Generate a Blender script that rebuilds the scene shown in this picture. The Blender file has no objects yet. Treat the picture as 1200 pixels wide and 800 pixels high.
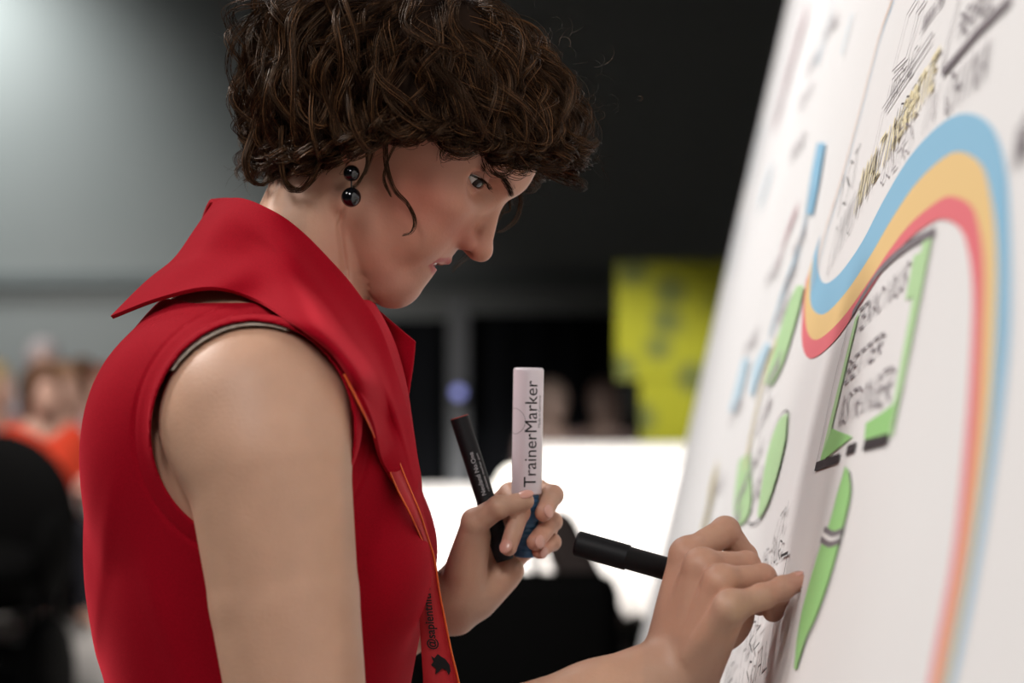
import bpy, math, random
import numpy as np
from mathutils import Vector, Matrix
random.seed(7); RNG = np.random.default_rng(7)
SC = bpy.context.scene; COL = SC.collection

# ------------------------------------------------------------------ camera, world, lights, exposure
CAMZ = 1.42; FPX = 2400.0
cam = bpy.data.cameras.new('camera'); camo = bpy.data.objects.new('camera', cam); COL.objects.link(camo)
camo.location = (0, 0, CAMZ); camo.rotation_euler = (math.pi/2, 0, 0)
cam.sensor_width = 36; cam.lens = 72; cam.clip_start = .02; cam.clip_end = 60
cam.dof.use_dof = True; cam.dof.focus_distance = 1.55; cam.dof.aperture_fstop = 3.9
SC.camera = camo
w = bpy.data.worlds.new('hall_dark'); SC.world = w; w.use_nodes = True
w.node_tree.nodes['Background'].inputs[0].default_value = (.75, .8, .85, 1)
w.node_tree.nodes['Background'].inputs[1].default_value = .025
def area(name, loc, tgt, size, power, col=(1, 1, 1), spread=math.pi):
    l = bpy.data.lights.new(name, 'AREA'); l.size = size; l.energy = power; l.color = col; l.spread = spread
    o = bpy.data.objects.new(name, l); COL.objects.link(o); o.location = loc
    o.rotation_euler = (Vector(tgt)-Vector(loc)).to_track_quat('-Z', 'Y').to_euler(); return o
def spot(name, loc, tgt, power, ang, blend=.6, col=(1, 1, 1), r=.1):
    l = bpy.data.lights.new(name, 'SPOT'); l.energy = power; l.color = col; l.spot_size = math.radians(ang); l.spot_blend = blend; l.shadow_soft_size = r
    o = bpy.data.objects.new(name, l); COL.objects.link(o); o.location = loc
    o.rotation_euler = (Vector(tgt)-Vector(loc)).to_track_quat('-Z', 'Y').to_euler(); return o
area('ceiling_lamp_front', (-2.1, .6, 3.5), (0, 1.6, 1.35), .8, 24, (1, .94, .87))
area('ceiling_lamp_back', (-1.9, 2.3, 3.3), (-.2, 1.6, 1.4), .5, 54, (1, .96, .92))
area('board_fill', (-.7, -.7, 3.2), (.2, .9, 1.3), .8, 10, (1, .97, .96), 1.6)  # unseen fill light, added only to brighten the drawing board
area('board_far_fill', (-1.2, 3.6, 3.5), (.45, 3.2, 1.6), .8, 13, (1, .97, .96), 1.5)  # another added fill, lifts the far end of the board
spot('wall_lamp', (-4.1, 13.2, 4.1), (-3.8, 14, 3.5), 60, 120, 1, (.9, .96, .95), .2)
spot('wall_washer', (-4.1, 12.7, 4.4), (-3.7, 14, 2.9), 340, 88, 1, (.93, .96, .95), .25)
spot('wall_washer_low', (-4.2, 9.0, 3.8), (-3.6, 14, 1.6), 270, 50, 1, (.93, .96, .94), .3)
spot('counter_spot', (.1, 6.6, 3.0), (.1, 8.8, .45), 1300, 62, .35, (1, .96, .93), .12)  # unseen spot added so that the white cloths blow out
spot('audience_spot', (-2.2, 8.4, 3.4), (-2.5, 11.2, .8), 450, 80, .8, (1, .94, .9), .15)
SC.view_settings.view_transform = 'Standard'; SC.view_settings.look = 'None'
SC.view_settings.exposure = 0.0; SC.view_settings.gamma = 1; SC.view_settings.use_curve_mapping = False

# ------------------------------------------------------------------ helpers
def P(px, py, Y): return Vector(((px-600)/FPX*Y, Y, CAMZ+(400-py)/FPX*Y))
def tag(o, label=None, cat=None, group=None, kind=None):
    if label: o['label'] = label
    if cat: o['category'] = cat
    if group: o['group'] = group
    if kind: o['kind'] = kind
    return o
def empty(name, loc, label, cat, group=None, rz=0):
    o = bpy.data.objects.new(name, None); COL.objects.link(o); o.location = loc; o.rotation_euler = (0, 0, rz)
    return tag(o, label, cat, group)
def link(name, me, mat=None, parent=None):
    o = bpy.data.objects.new(name, me); COL.objects.link(o)
    if mat: me.materials.clear(); me.materials.append(mat)
    if parent:
        o.parent = parent; o.matrix_parent_inverse = (Matrix.Translation(parent.location) @ parent.rotation_euler.to_matrix().to_4x4()).inverted() if parent.parent is None else Matrix()
    return o
def npmesh(name, V, F, smooth=True):
    V = np.asarray(V, dtype=np.float32); F = np.asarray(F, dtype=np.int32); k = F.shape[1]
    me = bpy.data.meshes.new(name); me.vertices.add(len(V)); me.vertices.foreach_set('co', V.ravel())
    me.loops.add(F.size); me.loops.foreach_set('vertex_index', F.ravel())
    me.polygons.add(len(F)); me.polygons.foreach_set('loop_start', np.arange(len(F), dtype=np.int32)*k)
    me.polygons.foreach_set('loop_total', np.full(len(F), k, dtype=np.int32))
    me.update(calc_edges=True); me.validate()
    if smooth: me.polygons.foreach_set('use_smooth', np.ones(len(me.polygons), dtype=bool))
    return me
class MB:
    def __init__(s): s.v = []; s.f = []
    def add(s, vs, fs):
        n = len(s.v); s.v += [tuple(v) for v in vs]; s.f += [tuple(i+n for i in f) for f in fs]; return s
    def box(s, a, b, M=None):
        vs = [Vector((x, y, z)) for x in (a[0], b[0]) for y in (a[1], b[1]) for z in (a[2], b[2])]
        if M: vs = [M @ v for v in vs]
        return s.add(vs, [(0, 1, 3, 2), (4, 6, 7, 5), (0, 4, 5, 1), (2, 3, 7, 6), (0, 2, 6, 4), (1, 5, 7, 3)])
    def lathe(s, prof, p0, axis, n=32, cap=True):      # prof: (radius, distance along axis)
        axis = Vector(axis).normalized(); u = axis.orthogonal().normalized(); v = axis.cross(u); p0 = Vector(p0)
        vs = [p0+axis*h+(u*math.cos(2*math.pi*i/n)+v*math.sin(2*math.pi*i/n))*r for r, h in prof for i in range(n)]
        fs = [(j*n+i, j*n+(i+1) % n, (j+1)*n+(i+1) % n, (j+1)*n+i) for j in range(len(prof)-1) for i in range(n)]
        if cap: fs += [tuple(range(n))[::-1], tuple((len(prof)-1)*n+i for i in range(n))]
        return s.add(vs, fs)
    def tube(s, pts, r, n=6):
        pts = [Vector(p) for p in pts]; base = len(s.v); m = len(pts)
        rr = r if isinstance(r, (list, tuple)) else [r]*m
        vs = []; pu = None
        for i, p in enumerate(pts):
            t = (pts[min(i+1, m-1)]-pts[max(i-1, 0)]).normalized()
            u = t.orthogonal().normalized() if pu is None else (pu-t*pu.dot(t)).normalized()
            pu = u; v = t.cross(u)
            vs += [p+(u*math.cos(2*math.pi*k/n)+v*math.sin(2*math.pi*k/n))*rr[i] for k in range(n)]
        fs = [(j*n+i, j*n+(i+1) % n, (j+1)*n+(i+1) % n, (j+1)*n+i) for j in range(m-1) for i in range(n)]
        fs += [tuple(range(n))[::-1], tuple((m-1)*n+i for i in range(n))]
        return s.add(vs, fs)
    def ball(s, c, r, nu=20, nv=12):
        c = Vector(c); r = r if isinstance(r, (tuple, list)) else (r, r, r)
        vs = [c+Vector((r[0]*math.sin(math.pi*j/nv)*math.cos(2*math.pi*i/nu), r[1]*math.sin(math.pi*j/nv)*math.sin(2*math.pi*i/nu), r[2]*math.cos(math.pi*j/nv))) for j in range(nv+1) for i in range(nu)]
        return s.add(vs, [(j*nu+i, (j+1)*nu+i, (j+1)*nu+(i+1) % nu, j*nu+(i+1) % nu) for j in range(nv) for i in range(nu)])
    def mesh(s, name, smooth=False):
        me = bpy.data.meshes.new(name); me.from_pydata(s.v, [], s.f); me.validate(); me.update()
        if smooth:
            me.polygons.foreach_set('use_smooth', np.ones(len(me.polygons), dtype=bool))
        return me
    def obj(s, name, mat, parent=None, smooth=False, bevel=0):
        o = link(name, s.mesh(name, smooth), mat, parent)
        if smooth == 'auto' or bevel:
            pass
        if bevel:
            b = o.modifiers.new('bevel', 'BEVEL'); b.width = bevel; b.segments = 2; b.limit_method = 'ANGLE'
        return o
def mat(name, col, rough=.6, spec=.5, noise=None, bump=None, emit=None, metal=0, sheen=0, sss=0):
    m = bpy.data.materials.new(name); m.use_nodes = True; nt = m.node_tree; b = nt.nodes['Principled BSDF']
    b.inputs['Base Color'].default_value = (*col, 1); b.inputs['Roughness'].default_value = rough
    b.inputs['Specular IOR Level'].default_value = spec; b.inputs['Metallic'].default_value = metal
    b.inputs['Sheen Weight'].default_value = sheen
    if sheen: b.inputs['Sheen Roughness'].default_value = .4; b.inputs['Sheen Tint'].default_value = (1, .07, .10, 1)
    if sss:
        b.inputs['Subsurface Weight'].default_value = sss; b.inputs['Subsurface Radius'].default_value = (1, .35, .18); b.inputs['Subsurface Scale'].default_value = .006
    if emit: b.inputs['Emission Color'].default_value = (*emit[0], 1); b.inputs['Emission Strength'].default_value = emit[1]
    tc = nt.nodes.new('ShaderNodeTexCoord')
    if noise:                      # (scale, second colour)
        n = nt.nodes.new('ShaderNodeTexNoise'); n.inputs['Scale'].default_value = noise[0]; n.inputs['Detail'].default_value = 6
        r = nt.nodes.new('ShaderNodeMix'); r.data_type = 'RGBA'; r.inputs[6].default_value = (*col, 1); r.inputs[7].default_value = (*noise[1], 1)
        nt.links.new(tc.outputs['Object'], n.inputs['Vector']); mr = nt.nodes.new('ShaderNodeMapRange'); mr.inputs[1].default_value = .35; mr.inputs[2].default_value = .65
        nt.links.new(n.outputs['Fac'], mr.inputs[0]); nt.links.new(mr.outputs[0], r.inputs[0]); nt.links.new(r.outputs[2], b.inputs['Base Color'])
    if bump:                       # (scale, strength, distance)
        n = nt.nodes.new('ShaderNodeTexNoise'); n.inputs['Scale'].default_value = bump[0]; n.inputs['Detail'].default_value = 4
        u = nt.nodes.new('ShaderNodeBump'); u.inputs['Strength'].default_value = bump[1]; u.inputs['Distance'].default_value = bump[2]
        nt.links.new(tc.outputs['Object'], n.inputs['Vector']); nt.links.new(n.outputs['Fac'], u.inputs['Height']); nt.links.new(u.outputs[0], b.inputs['Normal'])
    return m
def text_mesh(name, s, size, origin, xdir, updir, m, parent, bold=0, align='LEFT', squeeze=1.0):
    cu = bpy.data.curves.new(name, 'FONT'); cu.body = s; cu.size = size; cu.align_x = align; cu.offset = bold; cu.resolution_u = 3
    to = bpy.data.objects.new('tmp', cu); COL.objects.link(to)
    dg = bpy.context.evaluated_depsgraph_get(); me = bpy.data.meshes.new_from_object(to.evaluated_get(dg)); me.name = name
    bpy.data.objects.remove(to)
    x = Vector(xdir).normalized(); u = Vector(updir).normalized(); n = x.cross(u); o0 = Vector(origin)
    for v in me.vertices: v.co = o0+x*v.co.x*squeeze+u*v.co.y+n*.0001
    return link(name, me, m, parent)

# ------------------------------------------------------------------ implicit surfaces
def smin(a, b, k): h = np.clip(.5+.5*(b-a)/k, 0, 1); return b+(a-b)*h-k*h*(1-h)
def smax(a, b, k): return -smin(-a, -b, k)
def ell(p, c, r):
    q = (p-np.array(c, np.float32))/np.array(r, np.float32); k0 = np.sqrt((q*q).sum(-1))+1e-6
    g = q/np.array(r, np.float32); k1 = np.sqrt((g*g).sum(-1))+1e-6; return k0*(k0-1)/k1
def cone(p, a, b, ra, rb):
    a = np.array(a, np.float32); b = np.array(b, np.float32); ba = b-a; pa = p-a
    h = np.clip((pa@ba)/(ba@ba), 0, 1); d = pa-h[..., None]*ba
    return np.sqrt((d*d).sum(-1))-(ra+(rb-ra)*h)
def snets(f, lo, hi, h, skip=None, B=8, proj=2):
    lo = np.array(lo, float); hi = np.array(hi, float); nb = np.ceil((hi-lo)/(h*B)).astype(int)
    g = np.stack(np.meshgrid(*[np.arange(n) for n in nb], indexing='ij'), -1).reshape(-1, 3)
    cen = (lo+(g+.5)*h*B).astype(np.float32); val = f(cen)
    keep = np.abs(val) < B*h*1.25+2*h
    if skip is not None:
        for (a, b) in skip: keep &= ~np.all((cen > np.array(a)+B*h*.5+2) & (cen < np.array(b)-B*h*.5-2), axis=1)
    g = g[keep]; o = np.arange(B+1)
    off = np.stack(np.meshgrid(o, o, o, indexing='ij'), -1).reshape(-1, 3)
    N = nb*B; VV = []; IDS = []; QI = []; QF = []
    def gid(c): return (c[..., 0].astype(np.int64)*(N[1]+2)+c[..., 1])*(N[2]+2)+c[..., 2]
    corners = [(i, j, k) for i in (0, 1) for j in (0, 1) for k in (0, 1)]
    for s in range(0, len(g), 300):
        gb = g[s:s+300]; pts = (lo+(gb[:, None, :]*B+off[None])*h).astype(np.float32)
        v = f(pts.reshape(-1, 3)).reshape(len(gb), B+1, B+1, B+1)
        v = np.where(np.abs(v) < 1e-5, 1e-5, v); ins = v < 0
        cs = sum(ins[:, i:B+i, j:B+j, k:B+k].astype(np.int8) for i, j, k in corners)
        act = np.argwhere((cs > 0) & (cs < 8))
        if len(act) == 0: continue
        n_, i_, j_, k_ = act.T; acc = np.zeros((len(act), 3)); cnt = np.zeros(len(act))
        for c0 in corners:
            for ax in range(3):
                if c0[ax]: continue
                c1 = list(c0); c1[ax] = 1
                a = v[n_, i_+c0[0], j_+c0[1], k_+c0[2]]; b = v[n_, i_+c1[0], j_+c1[1], k_+c1[2]]
                m = (a < 0) != (b < 0); t = np.where(m, a/np.where(m, a-b, 1), 0)
                q = np.tile(np.array(c0, float), (len(act), 1)); q[:, ax] += t
                acc += q*m[:, None]; cnt += m
        cell = gb[n_]*B+act[:, 1:]; VV.append(lo+(cell+acc/cnt[:, None])*h); IDS.append(gid(cell+1))
        for ax in range(3):
            sl = [slice(0, B)]*3; sh = list(sl); sh[ax] = slice(1, B+1)
            A = ins[(slice(None), *sl)]; C = ins[(slice(None), *sh)]
            e = np.argwhere(A != C)
            if len(e) == 0: continue
            pt = gb[e[:, 0]]*B+e[:, 1:]; u, w_ = [(1, 2), (2, 0), (0, 1)][ax]
            du = np.zeros(3, int); du[u] = 1; dw = np.zeros(3, int); dw[w_] = 1
            QI.append(np.stack([gid(pt+1), gid(pt+1-du), gid(pt+1-du-dw), gid(pt+1-dw)], 1)); QF.append(A[tuple(e.T)])
    V = np.concatenate(VV); ids = np.concatenate(IDS); order = np.argsort(ids); ids = ids[order]; V = V[order]
    Q = np.concatenate(QI); fl = np.concatenate(QF); ix = np.clip(np.searchsorted(ids, Q), 0, len(ids)-1)
    ok = (ids[ix] == Q).all(1); ix = ix[ok]; fl = fl[ok]; ix[~fl] = ix[~fl][:, ::-1]
    V = V.astype(np.float32); e = h*.15
    for _ in range(proj):
        d = f(V); G = np.stack([f(V+np.eye(3, dtype=np.float32)[i]*e)-d for i in range(3)], 1)/e
        st = -(d/np.maximum((G*G).sum(1), .2))[:, None]*G; ln = np.linalg.norm(st, axis=1, keepdims=True)
        V = V+st*np.minimum(1, h*.6/np.maximum(ln, 1e-6))
    return V, ix
def merge(parts):
    V = []; Q = []; n = 0
    for v, q in parts: V.append(v); Q.append(q+n); n += len(v)
    return np.concatenate(V), np.concatenate(Q)
# ------------------------------------------------------------------ the woman: all in units of 1/1500 m around the plane y = 1.6
# a = 600 + 1500 x,  b = 400 - 1500 (z - CAMZ),  c = 1500 (1.6 - y)
S = 1500.0; YC = 1.6
def U(px, py, c=0.0): s = 1-c/(S*YC); return (600+(px-600)*s, 400+(py-400)*s, c)
def UY(px, py, Y): return U(px, py, (YC-Y)*S)
def world(V): V = np.asarray(V, dtype=np.float64); return np.stack([(V[..., 0]-600)/S, YC-V[..., 2]/S, CAMZ-(V[..., 1]-400)/S], -1)
def W(t): return Vector(((t[0]-600)/S, YC-t[2]/S, CAMZ-(t[1]-400)/S))
HF = np.array([.753, .657]); HU = np.array([.657, -.753]); HO = np.array([470., 140.])
def fromFU(F, Uu, C): return (HO[0]+HF[0]*F+HU[0]*Uu, HO[1]+HF[1]*F+HU[1]*Uu, C)
def toFU(p):
    dx = p[..., 0]-HO[0]; dy = p[..., 1]-HO[1]
    return np.stack([HF[0]*dx+HF[1]*dy, HU[0]*dx+HU[1]*dy, p[..., 2]], -1)
EYE = (108, 4, 45); EYR = 17.5
def head_sdf(p):
    q = toFU(p).astype(np.float32); side = q[..., 2].copy(); q[..., 2] = np.sqrt(q[..., 2]**2+.5)
    d = ell(q, (12, 42, 0), (149, 112, 107))
    d = smin(d, ell(q, (62, -42, 0), (88, 100, 86)), 30)
    d = smin(d, ell(q, (70, -125, 0), (66, 44, 50)), 28)
    d = smin(d, cone(q, (22, -112, 62), (112, -146, 18), 24, 26), 26)
    d = smin(d, ell(q, (117, -146, 0), (34, 35, 36)), 16)
    d = smin(d, ell(q, (96, -40, 58), (34, 24, 24)), 22)
    d = smin(d, ell(q, (98, -84, 38), (40, 40, 34)), 20)
    d = smin(d, ell(q, (112, -86, 0), (37, 34, 42)), 16)
    d = smin(d, cone(q, (143, 34, 8), (118, 28, 62), 15, 13), 16)
    d = smax(d, -ell(q, (146, 1, 56), (40, 19, 30)), 14)          # eye sockets
    d = smin(d, cone(q, (138, 10, 0), (166, -50, 0), 10.5, 14), 9)      # nose
    d = smin(d, ell(q, (168, -54, 0), (17, 14.5, 15.5)), 6)
    d = smin(d, ell(q, (148, -57, 16), (16, 11.5, 9)), 7)
    d = smin(d, cone(q, (157, -63, 0), (168, -62, 0), 4.5, 5), 4)
    d = smax(d, -ell(q, (158, -68, 9), (9.5, 6, 4.2)), 3)
    # lids round the eyeball
    e = q-np.array(EYE, np.float32); r = np.sqrt((e*e).sum(-1))
    lid = r-(EYR+3.2)
    d = smin(d, lid, 5)
    n = np.array([.72, -.12, .68], np.float32); n /= np.linalg.norm(n)
    t = np.array([-.68, .02, .72], np.float32); t -= n*(t@n); t /= np.linalg.norm(t); u = np.cross(n, t)
    if u[1] < 0: u = -u
    x = e@t; y = e@u; z = e@n
    up = 7.0*(1-(x/19.5)**2)-1.0-.12*x; dn = -8.0*(1-(x/19)**2)+.5-.05*x
    op = np.maximum(np.maximum(y-up, dn-y), np.maximum(7-z, np.abs(x)-19))
    d = smax(d, -op, 1.6)
    core = r-(EYR+.2); d = np.where(z > 4, d, d)
    # upper lid crease
    cr = np.abs(y-(up+6.5)); d = d+1.3*np.exp(-(cr/1.6)**2)*np.exp(-((r-22)/6)**2)*(np.abs(x) < 20)*(z > 4)
    # lips
    lip = np.minimum(cone(q, (149, -88.5, 0), (141, -88, 14), 5.2, 4.8), cone(q, (141, -88, 14), (121, -96, 31), 4.8, 2.2))
    d = smin(d, lip, 4)
    lo_ = np.minimum(cone(q, (138.5, -107, 0), (131, -107, 15), 6.2, 5.6), cone(q, (131, -107, 15), (117, -102, 29), 5.6, 2.4))
    d = smin(d, lo_, 4)
    d = smax(d, -np.minimum(cone(q, (146, -97.5, 0), (137, -98, 14), 3.6, 3.2), cone(q, (137, -98, 14), (122, -99.3, 28), 3.4, 1.6)), 2)
    d = smin(d, ell(q, (122, -119, 0), (26, 25, 34)), 8)           # lower lip to chin stays full
    d = smax(d, -np.minimum(cone(q, (148, -98, 0), (138, -98.5, 12), 2.4, 4.4), cone(q, (138, -98.5, 12), (119, -99.3, 31), 5.0, 1.8)), 2)
    d = d+1.0*np.exp(-((q[..., 0]-128)**2/260+(q[..., 1]+78)**2/500+(q[..., 2]-35)**2/60))   # fold beside the mouth
    # ear
    ear = smax(ell(q, (-10, -42, 104), (21, 38, 9)), -ell(q, (-6, -38, 113), (12, 22, 8)), 4)
    ear = smin(ear, ell(q, (-4, -72, 101), (10, 11, 6)), 5)
    d = smin(d, ear, 5)
    q2 = q.copy(); q2[..., 2] = 0; jl = np.minimum(cone(q2, (16, -92, 0), (34, -140, 0), 0, 0), cone(q2, (34, -140, 0), (80, -182, 0), 0, 0))
    d = smax(d, -ell(q, (136, -101.0, 0), (13, 5.6, 29)), 1.5)
    return d
JAW = 1.0
NECK_T = (412, 185, 0); NECK_B = (325, 385, 0)
def neck_sdf(p):
    q = p.copy(); q[..., 2] = np.sqrt(q[..., 2]**2+.5)
    d = cone(q*np.array([1, 1, 1.0], np.float32), NECK_T, NECK_B, 74, 80)
    d = smin(d, cone(q, (398, 215, 62), (405, 400, 22), 15, 12), 14)
    d = smin(d, cone(q, (352, 230, 40), (300, 355, 105), 22, 24), 26)
    return d
LV = np.array([[270, 335, 55, 52], [300, 328, 72, 78], [335, 318, 100, 130], [365, 312, 124, 184], [395, 308, 143, 222], [440, 303, 162, 243], [500, 300, 175, 248], [580, 300, 185, 240],
    [680, 303, 189, 226], [800, 305, 168, 205], [950, 300, 150, 190], [1100, 295, 168, 240], [1200, 290, 176, 258], [1300, 288, 165, 250]], float)
def loft(p, lv):
    b = p[..., 1]
    ca = np.interp(b, lv[:, 0], lv[:, 1]); ra = np.interp(b, lv[:, 0], lv[:, 2]); rc = np.interp(b, lv[:, 0], lv[:, 3])
    x = (p[..., 0]-ca)/ra; z = p[..., 2]/rc; k0 = np.sqrt(x*x+z*z)+1e-4; k1 = np.sqrt((x/ra)**2+(z/rc)**2)+1e-5
    return (k0*(k0-1)/k1).astype(np.float32)
def finelv(lv):      # cubic resample so that the loft is smooth
    b = lv[:, 0]; bb = np.linspace(b[0], b[-1], 160); out = [bb]
    for k in range(1, lv.shape[1]):
        y = lv[:, k]; m = np.gradient(y, b); i = np.clip(np.searchsorted(b, bb)-1, 0, len(b)-2)
        h = b[i+1]-b[i]; t = (bb-b[i])/h
        out.append((2*t**3-3*t**2+1)*y[i]+(t**3-2*t**2+t)*h*m[i]+(-2*t**3+3*t**2)*y[i+1]+(t**3-t**2)*h*m[i+1])
    return np.stack(out, 1)
LVF = finelv(LV)
SKL = LV.copy()[:11]; SKL = np.vstack([SKL, [[1100, 295, 172, 243], [1250, 290, 190, 262], [1500, 290, 200, 262], [1780, 290, 215, 270], [1860, 290, 218, 272]]]); SKF = finelv(SKL)
SH = U(302, 462, 232); SHF = (SH[0]-10, SH[1], 232)
def torso(p, lv=LVF, bot=1290):
    q = p.copy(); q[..., 2] = np.abs(q[..., 2])
    d = loft(q, lv)
    d = smax(d, (285-p[..., 1]).astype(np.float32), 20); d = smax(d, p[..., 1]-bot, 12)
    sx = np.sqrt(q[..., 2]**2+30)
    r = np.stack([q[..., 0], q[..., 1], sx], -1)
    d = smin(d, ell(r, (420, 652, 84), (80, 88, 92)), 30)
    d = smin(d, ell(r, (200, 520, 120), (66, 110, 80)), 40)            # shoulder blades
    return d
def rc_(*a): return a
E_R = UY(372, 985, 1.42); W_R = UY(794, 786, 1.468)
def delt(p): return ell(p, U(300, 492, 258), (101, 100, 80))
def arm_r(p):
    d = delt(p)
    d = smin(d, cone(p, U(314, 540, 268), U(333, 700, 275), 86, 77), 20)
    d = smin(d, cone(p, U(333, 700, 275), U(362, 930, 290), 78, 66), 4)
    d = smin(d, cone(p, E_R, UY(500, 908, 1.43), 62, 63), 30)
    d = smin(d, cone(p, UY(500, 908, 1.43), UY(700, 830, 1.455), 63, 49), 24)
    d = smin(d, cone(p, UY(700, 830, 1.455), W_R, 49, 41), 16)
    return d
E_L = UY(235, 850, 1.88); W_L = UY(520, 706, 1.675)
def arm_l(p):
    d = ell(p, (325, 465, -238), (98, 105, 82))
    d = smin(d, cone(p, (320, 500, -250), E_L, 86, 62), 40)
    d = smin(d, cone(p, E_L, UY(430, 760, 1.76), 58, 46), 24)
    d = smin(d, cone(p, UY(430, 760, 1.76), W_L, 44, 32), 16)
    return d
M = 1/1500.
KR = 1.125
def UR(px, py, Y): return UY(px, py, Y*KR)
RF = dict(
    index=[UR(806, 651, 1.318), UR(850, 622, 1.338), UR(872, 652, 1.348), UR(884, 684, 1.345)],
    middle=[UR(822, 664, 1.295), UR(874, 663, 1.312), UR(889, 689, 1.325), UR(890, 708, 1.333)],
    ring=[UR(845, 682, 1.276), UR(893, 677, 1.290), UR(910, 698, 1.300), UR(906, 716, 1.310)],
    pinky=[UR(856, 712, 1.256), UR(893, 699, 1.262), UR(917, 689, 1.268), UR(933, 682, 1.272)])
RR = {k: tuple(KR*x for x in v) for k, v in dict(index=(15.5, 13.8, 12.4, 11), middle=(15.5, 13.8, 12.4, 11), ring=(14.5, 13, 12, 10.5), pinky=(13.5, 11.8, 10.8, 9.6)).items()}
LF = dict(
    index=[UY(570, 604, 1.705), UY(598, 578, 1.685), UY(609, 600, 1.644), UY(596, 641, 1.634)],
    middle=[UY(588, 604, 1.712), UY(630, 574, 1.702), UY(648, 580, 1.668), UY(637, 601, 1.647)],
    ring=[UY(597, 630, 1.708), UY(634, 602, 1.700), UY(647, 611, 1.668), UY(627, 635, 1.646)],
    pinky=[UY(600, 655, 1.700), UY(634, 632, 1.694), UY(647, 635, 1.668), UY(632, 646, 1.652)])
LR = dict(index=(14.5, 13, 11.8, 10.4), middle=(14.5, 13, 12, 10.6), ring=(14, 12.8, 11.5, 10.4), pinky=(13, 11, 10, 9))
def chain(p, J, R, k=3.0):
    d = None
    for i in range(len(J)-1):
        e = cone(p, J[i], J[i+1], R[i], R[i+1])
        # slimmer between the joints
        d = e if d is None else smin(d, e, k)
    for i in range(1, len(J)-1): d = smin(d, ell(p, J[i], (R[i]+.9,)*3), 3)
    return d
def hand_r(p):
    w0 = np.array(W_R)
    palm = cone(p, w0+np.array([-10, -4, -16]), RF['index'][0], 29, 20)
    palm = smin(palm, cone(p, w0+np.array([-4, -2, -6]), RF['middle'][0], 28, 19.5), 14)
    palm = smin(palm, cone(p, w0+np.array([6, 2, 6]), RF['ring'][0], 28, 18.5), 14)
    palm = smin(palm, cone(p, w0+np.array([16, 4, 12]), RF['pinky'][0], 28, 18), 14)
    palm = smin(palm, ell(p, UR(835, 715, 1.315), (46, 48, 33)), 20)
    palm = smin(palm, cone(p, UR(800, 735, 1.345), UR(838, 690, 1.375), 26, 20), 16)     # thenar
    for a, b in (('index', 1), ('middle', 1), ('ring', .9), ('pinky', .9)):
        k = np.array(RF[a][0]); palm = smin(palm, ell(p, k+np.array([0, -2, 3]), (17*b,)*3), 8)
    # tendons run from the knuckles to the wrist
    d = palm
    for n in ('index', 'middle', 'ring', 'pinky'):
        k = np.array(RF[n][0]); d = smin(d, cone(p, k+np.array([-2, 0, 6]), w0*.75+k*.25+np.array([0, -4, 22]), 14, 12), 5)
    palm = d
    for n in RF: d = np.minimum(d, smin(palm, chain(p, RF[n], RR[n]), 8))
    th = [UR(806, 730, 1.35), UR(842, 694, 1.380), UR(866, 692, 1.385), UR(890, 700, 1.368)]
    d = np.minimum(d, smin(palm, chain(p, th, (24, 19, 17, 13.5)), 10))
    return d
def hand_l(p):
    w0 = np.array(W_L)
    palm = cone(p, w0, UY(575, 640, 1.700), 33, 24)
    palm = smin(palm, cone(p, w0+np.array([14, 10, 0]), UY(590, 675, 1.692), 30, 20), 16)
    palm = smin(palm, cone(p, UY(540, 700, 1.665), UY(557, 628, 1.655), 28, 19), 14)       # thenar
    palm = smin(palm, cone(p, UY(560, 700, 1.675), UY(598, 668, 1.680), 24, 17), 14)       # hypothenar
    for n in LF: palm = smin(palm, ell(p, LF[n][0], (15, 15, 15)), 10)
    d = palm
    for n in LF: d = np.minimum(d, smin(palm, chain(p, LF[n], LR[n]), 6))
    th = [UY(543, 665, 1.658), UY(557, 612, 1.643), UY(584, 594, 1.634), UY(615, 587, 1.637)]
    d = np.minimum(d, smin(palm, chain(p, th, (21, 16.5, 13.2, 11.2)), 9))
    return d
def inbox(p, lo, hi, pad):
    return np.all((p > np.array(lo)-pad) & (p < np.array(hi)+pad), axis=-1)
BOXES = {'head': ((330, -10, -125), (665, 375, 125)), 'hr': ((700, 560, 290), (960, 830, 560)), 'hl': ((500, 540, -190), (680, 760, 10))}
BOXES['hr'] = (tuple(np.array(BOXES['hr'][0])*0+np.array([735, 560, 40])), (935, 770, 310))
def sub(p, d, fn, lo, hi, k, pad=60):
    m = inbox(p, lo, hi, pad)
    if m.any():
        e = fn(p[m]); d2 = d.copy(); d2[m] = smin(d[m], e, k); return d2
    return d
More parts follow.
